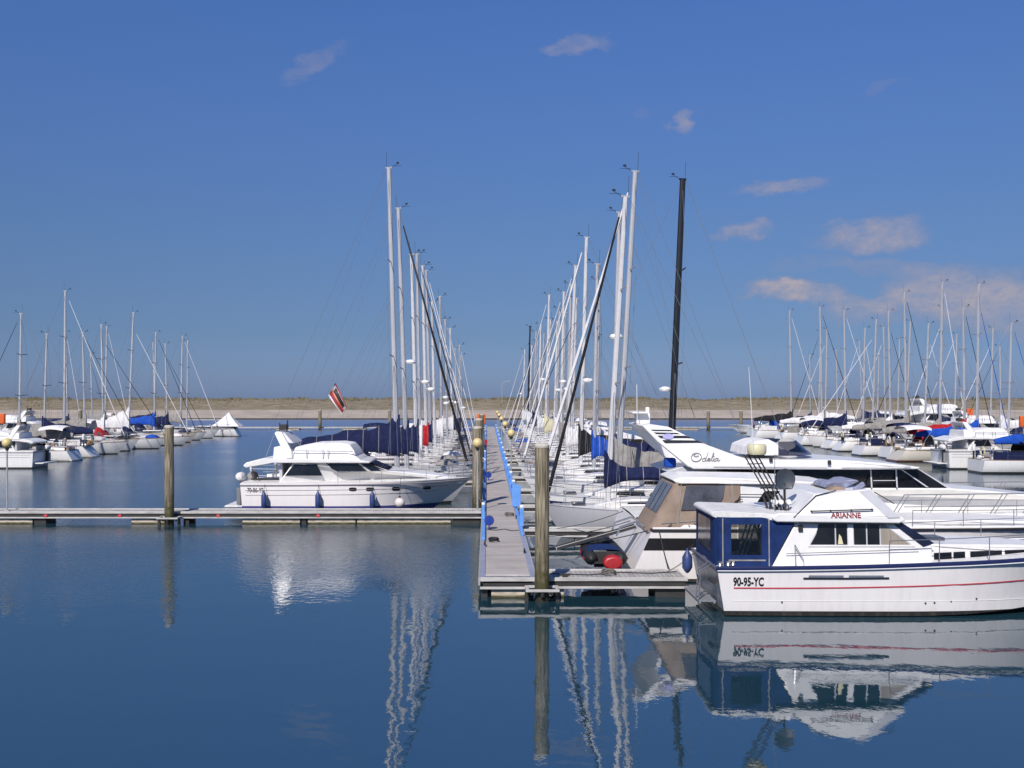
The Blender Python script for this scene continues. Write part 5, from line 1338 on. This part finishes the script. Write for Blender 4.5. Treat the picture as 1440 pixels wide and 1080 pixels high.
rrow('white sailboat with navy sail cover, fourth right of the pier', 50.3, 9.2, 3.0, 861, 871.5, 299, cover=M_navy, genoa=None, mastm=M_alu, radar=.0, hood=M_navy, coverlen=1)
rrow('white sailboat with bright blue bundled sail cover, fifth right of the pier', 54.4, 9.0, 3.0, 835, 840, 372, cover=M_blue, genoa=None, mastm=M_alu, hood=M_greycan, radar=.42, coverlen=.45)
rrow('white sailboat with black sail cover and white furled genoa, sixth right of the pier', 58.4, 9.4, 3.0, 816.5, 825, 334, cover=M_blackcan, genoa=M_whitecan, mastm=M_whitemast, hood=M_navy)
rrow('white sailboat with white sail cover and bare forestay, seventh right of the pier', 62.5, 9.4, 3.0, 838, 843, 395, cover=M_whitecan, genoa=None, hood=M_navy, mastm=M_alu)
rrow('white sailboat with grey sprayhood, eighth right of the pier', 66.4, 9.6, 3.0, 798, 809.5, 374, cover=M_whitecan, genoa=M_whitecan, hood=M_greycan, mastm=M_whitemast)
far = [(70.6, 804, 810.5, 420, None, M_navy), (74.6, 797, 803, 400, M_whitecan, None), (78.6, 788, 793, 411, M_greycan, M_whitecan), (82.6, 790, 795, 440, None, None), (86.6, 782, 787, 435, M_whitecan, None), (90.6, 779, 784, 452, None, M_blackcan),
       (94.6, 767, 772.5, 415, M_cream, M_whitecan), (99, 769, 774, 450, M_greycan, None), (104, 757, 760.5, 457, M_whitecan, M_blackcan), (109, 760, 765, 470, None, None), (114, 750, 754, 467, M_navy, M_whitecan), (120, 752, 756, 480, None, None), (126, 742, 745.5, 459, M_whitecan, None), (133, 744, 748, 486, M_navy, None), (140, 735, 738, 492, M_whitecan, M_whitecan)]
ords = ['ninth', 'tenth', 'eleventh', 'twelfth', 'thirteenth', 'fourteenth', 'fifteenth', 'sixteenth', 'seventeenth', 'eighteenth', 'nineteenth', 'twentieth', 'twenty first', 'twenty second', 'twenty third']
cn = {None: 'bare boom', 'navy_canvas': 'navy sail cover', 'white_canvas': 'white sail cover', 'grey_canvas': 'grey sail cover', 'cream_plastic': 'cream sail cover', 'blue_canvas': 'blue sail cover', 'red_canvas': 'red sail cover', 'black_canvas': 'black sail cover'}
for (Y, bp_, tp_, ty, cv, gn), od in zip(far, ords):
    mm = M_blackmast if Y == 126 else R.choice([M_alu, M_whitemast])
    rrow(f'white sailboat with {cn[cv.name if cv else None]}, {od} along the right of the pier', Y, R.uniform(8.6, 9.8), 2.95, bp_, tp_, ty, cover=cv, genoa=gn, mastm=mm, hood=R.choice([M_navy, M_greycan, M_navy, None]), radar=R.choice([0, 0, .4]))

# left row
def lrow(desc, Y, L, B, base_px, top_px, top_py, bow=-.75, **k):
    mX = mx(base_px, Y); tX = mx(top_px, Y); tz = mz(top_py, Y)
    kw = dict(detail=2 if Y < 62 else 1, clutter=1, jit=R.uniform(-.02, .02)); kw.update(k)
    return sailboat(desc, GL, Y, bow, 1, L, B, mX, tz, rake=mX - tX, **kw)
lrow('white sailboat with the tallest mast and long navy cover left of the pier', 50.4, 10.6, 3.3, 559, 547, 237, cover=M_navy, genoa=None, mastm=M_alu, hood=M_navy, dz_cover=1.15, fb=1.05, clutter=0, boom_up=.35)
lrow('white sailboat with navy sail cover and black furled genoa, second left of the pier', 54.4, 10.2, 3.2, 572, 560, 293, cover=M_navy, genoa=M_blackcan, mastm=M_alu, hood=M_navy, dz_cover=1.1, radar=.4, clutter=0, boom_up=.2)
lrow('white sailboat with navy sail cover, third left of the pier behind two taller masts', 60.2, 9.8, 3.1, 586, 578.5, 358, cover=M_navy, genoa=None, mastm=M_whitemast, hood=M_greycan, dz_cover=1.2)
lrow('white sailboat with silver mast and white sail cover, fourth left of the pier', 64.2, 10.3, 3.1, 591, 586, 357, cover=M_whitecan, genoa=M_blackcan, mastm=M_alu, hood=M_navy, radar=.36)
lrow('white sailboat with bright red sail cover, fifth left of the pier', 69.4, 9.6, 3.1, 600, 594, 374, cover=M_red, genoa=M_whitecan, mastm=M_whitemast, hood=M_whitecan, radar=.33, dz_cover=.7)
farl = [(74, 606, 599, 381, M_navy, M_whitecan), (78.6, 612, 607, 425, None, None), (84, 621, 618.5, 417, M_whitecan, None), (88, 622, 619, 450, None, None), (92.6, 629, 626, 450, None, M_whitecan), (98.5, 636, 633, 462, M_whitecan, None), (105, 646.5, 646, 486, M_navy, M_whitecan), (112, 643, 640, 490, None, None), (120, 650, 648, 500, M_greycan, None)]
for (Y, bp_, tp_, ty, cv, gn), od in zip(farl, ['sixth', 'seventh', 'eighth', 'ninth', 'tenth', 'eleventh', 'twelfth', 'thirteenth', 'fourteenth']):
    lrow(f'white sailboat with {cn[cv.name if cv else None]}, {od} along the left of the pier', Y, R.uniform(8.8, 9.8), 2.95, bp_, tp_, ty, cover=cv, genoa=gn, mastm=R.choice([M_alu, M_whitemast]), hood=R.choice([M_navy, M_greycan, M_whitecan]), radar=R.choice([0, .3, 0]))

# flag on a backstay
M_flag = mat('flag_cloth', (.52, .50, .55), .8, vary=.35, scale=6)
M_flagred = mat('faded_red_cloth', (.30, .04, .05), .8, vary=.3, scale=6)
def flag():
    Y = 60.0
    t = thing('flag', 'white red and orange flag hanging slanted above the sail covers left of the tall masts', 'flag', (mx(462, Y), Y, mz(556, Y)))
    w = 1.0; vs = []; n = 8
    c = [(mx(471.5, Y), mz(538, Y)), (mx(488, Y), mz(572, Y)), (mx(480, Y), mz(582, Y)), (mx(461.5, Y), mz(556, Y))]
    c = [(a - mx(462, Y), e - mz(556, Y)) for a, e in c]
    def strip(f0, f1, name, m):
        vs = []
        for i in range(n + 1):
            g = i / n
            for f in (f0, f1):
                a = (c[0][0] + (c[3][0] - c[0][0]) * f, c[0][1] + (c[3][1] - c[0][1]) * f); e = (c[1][0] + (c[2][0] - c[1][0]) * f, c[1][1] + (c[2][1] - c[1][1]) * f)
                vs.append((a[0] + (e[0] - a[0]) * g, .09 * math.sin(g * 6 + f * 2), a[1] + (e[1] - a[1]) * g))
        return MB().add(vs, [(2 * i, 2 * i + 1, 2 * i + 3, 2 * i + 2) for i in range(n)]).build(name, m, t)
    strip(0, .12, 'red_band', M_flagred); strip(.12, .52, 'white_band', M_flag); strip(.52, .62, 'orange_band', M_orange); strip(.62, .9, 'red_band', M_flagred); strip(.9, 1, 'white_band', M_whitecan)
    st = MB()
    for f in (.2, .29, .38, .46):
        pts = []
        for g in (.12, .3, .5, .68, .86):
            a = (c[0][0] + (c[3][0] - c[0][0]) * f, c[0][1] + (c[3][1] - c[0][1]) * f); e = (c[1][0] + (c[2][0] - c[1][0]) * f, c[1][1] + (c[2][1] - c[1][1]) * f)
            pts.append((a[0] + (e[0] - a[0]) * g, .09 * math.sin(g * 6 + f * 2) - .02, a[1] + (e[1] - a[1]) * g))
        st.tube(pts, .025, 4)
    st.build('lettering', M_gap, t)
    MB().tube([(c[3][0] - .05, 0, c[3][1] - .1), (c[0][0], 0, c[0][1]), (c[0][0] + .12, 0, c[0][1] + .6)], .012, 5).build('halyard', M_wire, t)
flag()

# ================================================================== outer rows
GFL = 'sailboats on the far left pontoon'
GFR = 'sailboats on the far right pontoon'
def frow(desc, grp, Y, side, base_px, top_px, top_py, outer=None, **k):
    mX = mx(base_px, Y); tX = mx(top_px, Y); tz = mz(top_py, Y); L = k.pop('L', R.uniform(8.8, 10.4)); bow_out = k.pop('bow_out', False)
    head = (1 if side < 0 else -1) if bow_out else (-1 if side < 0 else 1)
    # outer = x of the end of the boat facing the fairway
    ox = outer if outer is not None else (-31.2 if side < 0 else 32.2) + R.uniform(-1.0, .9) * (-side)
    k.setdefault('scoop', R.uniform(.05, .95)); k.setdefault('fb', R.uniform(.8, 1.0)); k.setdefault('B', R.uniform(2.75, 3.2))
    k.setdefault('clutter', 2); k.setdefault('jit', R.uniform(-.045, .045))
    bowX = ox if bow_out else ox - side * 0 + (L * head)
    return sailboat(desc, grp, Y, bowX, head, L, k.pop('B', 3.0), mX, tz, rake=(tX - mX) * -head if abs(tX - mX) > .05 else .25, detail=1, **k)
fl = [(83, 25, 28, 441, dict(cover=M_greycan, genoa=M_blackcan, hood=M_blackcan, bow_out=False, L=9.5), 'white sailboat with black sprayhood and stern towards the water, leftmost masted boat'),
      (88, 62, 62, 470, dict(cover=M_navy, genoa=None, hood=M_navy, bow_out=False, L=8.2), 'small white sailboat squeezed between the leftmost mast and the tallest left mast'),
      (92.4, 89, 90.5, 409, dict(cover=M_greycan, genoa=M_whitecan, hood=M_navy, bow_out=True, L=10.5), 'white sailboat with the tallest mast of the far left row'),
      (97.6, 119, 115.5, 468, dict(cover=M_greycan, genoa=M_blackcan, hood=M_greycan, bow_out=True, L=9.8, stripe=None), 'white sailboat with grey sprayhood, fourth mast of the far left row'),
      (102.5, 146, 143, 457, dict(cover=M_whitecan, genoa=M_blackcan, hood=M_red, bow_out=True, L=9.6), 'white sailboat with red sprayhood and white sail cover in the far left row'),
      (109.4, 181, 188, 440, dict(cover=M_whitecan, genoa=M_whitecan, hood=M_navy, bow_out=True, L=9.8, dz_cover=1.8), 'white sailboat with bulky white sail bundle in the far left row'),
      (116.6, 217, 219.5, 468, dict(cover=M_blue, genoa=M_navy, hood=M_navy, bow_out=True, hull=HULLS['cream'], L=9.5), 'cream sailboat with blue sail cover in the far left row'),
      (122.5, 236, 233, 484, dict(cover=M_navy, genoa=M_blackcan, hood=M_navy, bow_out=True, L=8.6), 'white sailboat with navy sail cover beside the cream one in the far left row'),
      (128, 254, 257, 473, dict(cover=M_greycan, genoa=M_whitecan, hood=M_navy, bow_out=True, L=9.5), 'white sailboat with blue banded mast near the right end of the far left row'),
      (134.5, 263, 264.5, 480, dict(cover=None, genoa=None, hood=None, tent=M_whitecan, bow_out=False, L=8.8), 'white sailboat with a pointed white tent over its cockpit')]
for Y, bp_, tp_, ty, kw, lab in fl: frow(lab, GFL, Y, -1, bp_, tp_, ty, **kw)
fl2 = [(122, 96.5, 96.5, 468, M_navy, M_whitecan), (130, 129, 129, 498, None, M_blackcan), (138, 148, 150.5, 460, M_greycan, M_whitecan), (150, 232, 232.5, 482, M_navy, None)]
for i, (Y, bp_, tp_, ty, cv, gn) in enumerate(fl2):
    frow(f'distant sailboat with {cn[cv.name if cv else None]} behind the far left row, {["leftmost", "second", "third", "rightmost"][i]} mast', GFL, Y, 1, bp_, tp_, ty, outer=-46.0 - 9.0 if True else 0, cover=cv, genoa=gn, hood=M_navy, L=9.0)
fr_ = [(70.5, 1500, 1503, 420, dict(cover=M_blue, genoa=M_blue, hood=M_blackcan, L=9.6), 'white sailboat with raked stern cut by the right edge of the photo'),
       (78.6, 1420, 1425, 455, dict(cover=None, genoa=M_blue, hood=M_navy, L=8.6), 'white sailboat with bright blue furled genoa near the right edge'),
       (83, 1376, 1379, 400, dict(cover=M_blue, genoa=M_blue, hood=M_greycan, L=9.8, hull=HULLS['cream']), 'cream sailboat with blue sail cover and the tallest mast of the far right row'),
       (87, 1356, 1354, 433, dict(cover=M_red, genoa=M_blackcan, hood=M_red, L=9.4), 'white sailboat with red tent like cover in the far right row'),
       (91, 1323, 1327, 397, dict(cover=M_greycan, genoa=M_whitecan, hood=M_navy, L=10), 'white sailboat with tall mast left of the red cover in the far right row'),
       (94.6, 1300, 1306, 456, dict(cover=None, genoa=M_whitecan, hood=M_greycan, L=9), 'white sailboat with grey sprayhood and raked stern, sixth in the far right row'),
       (98.2, 1273, 1270.5, 412, dict(cover=M_greycan, genoa=M_blackcan, hood=M_blackcan, L=9.8), 'white sailboat with black sprayhood and tall mast in the middle of the far right row'),
       (102.4, 1252, 1249, 438, dict(cover=M_whitecan, genoa=M_blackcan, hood=M_navy, L=9.4), 'white sailboat with white sail cover and black furled genoa in the far right row'),
       (106.2, 1226, 1232, 450, dict(cover=M_greycan, genoa=M_whitecan, hood=M_greycan, L=9.4, bow_out=True), 'white sailboat pointing its bow at the fairway in the far right row'),
       (109.8, 1213, 1216, 462, dict(cover=None, genoa=M_whitecan, hood=M_navy, L=8.8), 'white sailboat with bare boom beside the bow out boat in the far right row'),
       (114, 1190, 1188, 437, dict(cover=M_navy, genoa=M_whitecan, hood=M_navy, L=9.6), 'white sailboat with navy sail cover and white genoa in the far right row'),
       (121.5, 1157, 1157, 432, dict(cover=M_whitecan, genoa=M_blackcan, hood=M_navy, L=9.8), 'white sailboat with tall mast among three close masts, left part of the far right row'),
       (127.5, 1140, 1139, 500, dict(cover=M_navy, genoa=None, hood=M_blue, L=8.2), 'small white sailboat with short mast and blue sprayhood in the far right row'),
       (134, 1114, 1111, 437, dict(cover=M_blackcan, genoa=M_whitecan, hood=M_navy, L=9.6), 'white sailboat with long black sail cover, leftmost mast of the far right row')]
for Y, bp_, tp_, ty, kw, lab in fr_: frow(lab, GFR, Y, 1, bp_, tp_, ty, **kw)
fr2 = [(118, 1322, 1322, 432, M_navy, M_whitecan), (124, 1343, 1346, 470, None, M_whitecan), (130, 1275, 1281, 452, M_greycan, M_blackcan), (134, 1246, 1243, 460, None, M_whitecan), (138.5, 1233, 1233, 495, M_navy, None), (147, 1161, 1161, 463, M_whitecan, M_whitecan), (152, 1152, 1152, 466, None, M_blackcan), (157, 1213, 1209, 480, M_navy, M_whitecan), (142.5, 1262, 1265, 478, M_whitecan, None), (112.5, 1392, 1396, 462, M_greycan, M_whitecan), (162, 1178, 1176, 492, None, None), (106.5, 1408, 1406, 488, M_whitecan, M_blackcan)]
pos = ['rightmost but one', 'rightmost', 'third from the right', 'fourth from the right', 'fifth from the right', 'second from the left', 'leftmost', 'sixth from the right', 'short middle', 'tall right', 'shortest left', 'low right']
for i, (Y, bp_, tp_, ty, cv, gn) in enumerate(fr2):
    mX = mx(bp_, Y)
    frow(f'distant sailboat with {cn[cv.name if cv else None]} behind the far right row, {pos[i]} mast', GFR, Y, -1, bp_, tp_, ty, outer=mX + 4.6, cover=cv, genoa=gn, hood=M_navy, L=9.0)
# motor boats in the outer rows
fly_cruiser('white flybridge motor cruiser with its stern to the fairway at the far right', (31.8, 75.0, 0), 0, .92, group='distant motor cruisers')
fly_cruiser('distant white motor yacht standing high behind the masts at the far right', (48.5, 125.5, 0), 0, 1.35, group='distant motor cruisers')
fly_cruiser('distant white cabin cruiser behind the masts, left of the high motor yacht', (47.5, 111, 0), 0, 1.0, group='distant motor cruisers')
fly_cruiser('white motor boat showing its stern at the left edge, beside the globe lamp', (-31.5, 75.4, 0), PI, .85, group='distant motor cruisers')
fly_cruiser('distant white cabin boat behind the far left masts', (-47.0, 113, 0), PI, 1.0, group='distant motor cruisers')
sb_ = thing('speedboat', 'slim white open speedboat with dark waterline, leftmost boat of the far right row', 'speedboat', (41.5, 146, 0), PI)
h, wf, b, s, X = motor_hull(8.6, 2.4, .95, 1.2, rake=1.8, flat=.35)
h.build('hull', HULLS['white'], sb_); deck_of(b, s, X, .0, .1, .02).build('deck', M_gel, sb_)
MB().prism([(1.0, .9), (1.2, 1.45), (3.2, 1.5), (4.6, 1.05), (4.6, .9)], .8).build('cuddy', M_gel, sb_, bevel=.05); MB().prism([(3.22, 1.5), (4.3, 1.2), (4.1, 1.2), (3.1, 1.46)], .82).build('windscreen', M_glass, sb_)

t = thing('flag', 'small red and white flag at the right end of the far left boat row', 'flag', (mx(321, 134.5), 134.5, 1.0), 0)
MB().tube([(0, 0, 0), (.25, 0, 1.5)], .02, 5).build('flag_staff', M_teak, t)
fm = MB(); fm.add([(.1, 0, .6), (.25, 0, 1.5), (.5, .05, 1.3), (.38, .04, .35)], [(0, 1, 2, 3)]); fm.build('white_band', M_whitecan, t)
fm = MB(); fm.add([(.38, .04, .35), (.5, .05, 1.3), (.85, -.03, 1.0), (.8, 0, .1)], [(0, 1, 2, 3)]); fm.build('red_band', M_red, t)
# mooring lines near the pier
rope('mooring rope from the grey sailboat bow to the pier', (2.15, 38.3, 1.05), (1.2, 37.2, .52), .05)
rope('mooring rope sloping from the beige tent cruiser to the pier', (4.4, 28.8, 1.4), (1.25, 31.5, .5), .1, .014, M_darkrope)
rope('mooring rope from the beige tent cruiser to the near finger pontoon', (4.6, 28.5, 1.4), (4.75, 27.8, .5), .08, .016, M_darkrope)
rope('mooring rope from the nearest cruiser stern to the near finger pontoon', (5.3, 26.9, 1.15), (4.6, 27.4, .5), .06, .014, M_rope)
rope('mooring rope from the yacht stern to the pier', (4.8, 33, 1.3), (1.25, 34.4, .5), .2, .014, M_darkrope)
rope('thin crossing rope from the yacht stern to the narrow finger', (4.7, 35, 1.35), (2.4, 36.5, .5), .1, .012, M_darkrope)
rope('mooring rope from the left flybridge cruiser bow to the pier', (-.75, 45.7, 1.5), (-.15, 44.2, .5), .05, .012, M_rope)

# ================================================================== SKY + LIGHT
SUN_EL, SUN_AZ_LEFT = 42.0, 20.0      # sun behind the camera, a little to the left
to_sun = Vector((-math.sin(rad(SUN_AZ_LEFT)) * math.cos(rad(SUN_EL)), -math.cos(rad(SUN_AZ_LEFT)) * math.cos(rad(SUN_EL)), math.sin(rad(SUN_EL))))
sl = bpy.data.lights.new('sun', 'SUN'); sl.energy = 4.8; sl.angle = rad(.53); sl.color = (1.0, .945, .88)
so = bpy.data.objects.new('sun', sl); COL.objects.link(so); so.rotation_euler = (-to_sun).to_track_quat('-Z', 'Y').to_euler()

W = bpy.data.worlds.new('World'); S.world = W; W.use_nodes = True; nt = W.node_tree
bg = nt.nodes['Background']; bg.inputs['Strength'].default_value = .11
sky = nt.nodes.new('ShaderNodeTexSky'); sky.sky_type = 'NISHITA'; sky.sun_disc = False
sky.sun_elevation = rad(SUN_EL); sky.sun_rotation = math.atan2(to_sun.x, to_sun.y); sky.altitude = 0; sky.air_density = 1.0; sky.dust_density = .35; sky.ozone_density = 3.2
tc = nt.nodes.new('ShaderNodeTexCoord'); sx = nt.nodes.new('ShaderNodeSeparateXYZ'); nt.links.new(tc.outputs['Generated'], sx.inputs[0])
def N(op, a, b_=None, c_=None, clamp=False):
    n = nt.nodes.new('ShaderNodeMath'); n.operation = op; n.use_clamp = clamp
    for i, q in enumerate((a, b_, c_)):
        if q is None: continue
        if isinstance(q, (int, float)): n.inputs[i].default_value = q
        else: nt.links.new(q, n.inputs[i])
    return n.outputs[0]
# clear-sky tint by elevation (deep blue above, paler near the horizon)
tint = nt.nodes.new('ShaderNodeValToRGB'); el = tint.color_ramp.elements
STOPS = [(0, (0.2397, 0.3438, 0.7277)), (0.057, (0.2503, 0.3293, 0.5571)), (0.101, (0.2884, 0.3625, 0.5546)), (0.161, (0.3382, 0.4255, 0.6224)), (0.254, (0.4047, 0.5191, 0.7823)), (0.337, (0.4272, 0.5932, 0.9128)), (0.6, (0.4272, 0.5932, 0.9128))]
el[0].position = STOPS[0][0]; el[0].color = (*STOPS[0][1], 1); el[1].position = STOPS[-1][0]; el[1].color = (*STOPS[-1][1], 1)
for z_, c_ in STOPS[1:-1]:
    e = el.new(z_); e.color = (*c_, 1)
nt.links.new(sx.outputs['Z'], tint.inputs[0])
mul = nt.nodes.new('ShaderNodeMix'); mul.data_type = 'RGBA'; mul.blend_type = 'MULTIPLY'; mul.inputs['Factor'].default_value = 1
nt.links.new(sky.outputs[0], mul.inputs['A']); nt.links.new(tint.outputs[0], mul.inputs['B'])
# clouds: soft patches placed by direction (tangent of bearing and of elevation)
ysafe = N('MAXIMUM', sx.outputs['Y'], .05)
u0 = N('DIVIDE', sx.outputs['X'], ysafe); v0 = N('DIVIDE', sx.outputs['Z'], ysafe)
def wnoise(scale, det, rough=.6, loc=(0, 0, 0)):
    mp = nt.nodes.new('ShaderNodeMapping'); mp.inputs['Scale'].default_value = (1, 1, 1.7); mp.inputs['Location'].default_value = loc
    nz = nt.nodes.new('ShaderNodeTexNoise'); nz.inputs['Scale'].default_value = scale; nz.inputs['Detail'].default_value = det; nz.inputs['Roughness'].default_value = rough
    nt.links.new(tc.outputs['Generated'], mp.inputs[0]); nt.links.new(mp.outputs[0], nz.inputs['Vector']); return nz
nw = wnoise(22, 5); sw_ = nt.nodes.new('ShaderNodeSeparateColor'); nt.links.new(nw.outputs['Color'], sw_.inputs[0])
u = N('MULTIPLY_ADD', N('SUBTRACT', sw_.outputs[0], .5), .075, u0); v = N('MULTIPLY_ADD', N('SUBTRACT', sw_.outputs[1], .5), .042, v0)
clouds = [(440, 85, 60, 15, .34, .4), (815, 62, 52, 12, .48, .12), (966, 170, 24, 16, .62, .5), (1102, 264, 68, 14, .62, .08), (1052, 328, 36, 15, .62, .12), (1225, 332, 88, 24, .78, .1),
          (1098, 404, 54, 18, 1.0, 0), (1165, 418, 50, 14, .6, 0), (1215, 428, 60, 16, .5, 0), (1290, 424, 80, 20, .6, 0), (1350, 408, 115, 36, .75, 0), (1430, 440, 115, 38, .7, 0), (1260, 440, 130, 18, .35, 0), (1250, 118, 26, 9, .2, .2), (890, 158, 18, 10, .16, 0), (1140, 372, 70, 12, .2, 0), (1250, 375, 90, 12, .35, 0)]
tot = None
for px, py, rx, ry, op, rot in clouds:
    cu, cv = (px - CX) / F, (HY - py) / F
    du = N('SUBTRACT', u, cu); dv = N('SUBTRACT', v, cv); c, s_ = math.cos(rot), math.sin(rot)
    a = N('MULTIPLY', N('ADD', N('MULTIPLY', du, c), N('MULTIPLY', dv, s_)), F / rx); b_ = N('MULTIPLY', N('SUBTRACT', N('MULTIPLY', dv, c), N('MULTIPLY', du, s_)), F / ry)
    d = N('ADD', N('MULTIPLY', a, a), N('MULTIPLY', b_, b_))
    mr = nt.nodes.new('ShaderNodeMapRange'); mr.interpolation_type = 'SMOOTHSTEP'; mr.inputs['From Min'].default_value = 1.5; mr.inputs['From Max'].default_value = .1; mr.inputs['To Max'].default_value = op
    nt.links.new(d, mr.inputs[0]); tot = mr.outputs[0] if tot is None else N('ADD', N('MULTIPLY', tot, N('SUBTRACT', 1.0, mr.outputs[0])), mr.outputs[0])
nf = wnoise(60, 9, .68, (3, 1, 2))
rf = nt.nodes.new('ShaderNodeMapRange'); rf.inputs['From Min'].default_value = .33; rf.inputs['From Max'].default_value = .62; nt.links.new(nf.outputs['Fac'], rf.inputs[0])
cm = N('MULTIPLY', N('MULTIPLY', tot, N('MULTIPLY_ADD', rf.outputs[0], .5, .5)), N('GREATER_THAN', sx.outputs['Y'], .06), clamp=True)
cc = nt.nodes.new('ShaderNodeMix'); cc.data_type = 'RGBA'; cc.inputs['A'].default_value = (2.3, 2.4, 3.5, 1); cc.inputs['B'].default_value = (3.9, 3.55, 4.0, 1)
nt.links.new(cm, cc.inputs['Factor'])
mixc = nt.nodes.new('ShaderNodeMix'); mixc.data_type = 'RGBA'; nt.links.new(cm, mixc.inputs['Factor']); nt.links.new(mul.outputs['Result'], mixc.inputs['A']); nt.links.new(cc.outputs['Result'], mixc.inputs['B'])
nt.links.new(mixc.outputs['Result'], bg.inputs['Color'])

# ================================================================== CAMERA
cd = bpy.data.cameras.new('camera'); cam = bpy.data.objects.new('camera', cd); COL.objects.link(cam)
cam.location = (0, 0, EYE); cam.rotation_euler = (rad(90), 0, 0)
cd.sensor_width = 36; cd.lens = 36 * F / 1440; cd.shift_x = (720 - CX) / 1440; cd.shift_y = (HY - 540) / 1440
cd.clip_start = .1; cd.clip_end = 3000
S.camera = cam
S.render.resolution_x, S.render.resolution_y = 1024, 768
S.view_settings.view_transform = 'Standard'; S.view_settings.look = 'None'; S.view_settings.exposure = 0; S.view_settings.gamma = 1
S.render.engine = 'CYCLES'; S.cycles.use_denoising = True; S.cycles.max_bounces = 8; S.cycles.transparent_max_bounces = 12
S.cycles.caustics_reflective = False; S.cycles.caustics_refractive = False
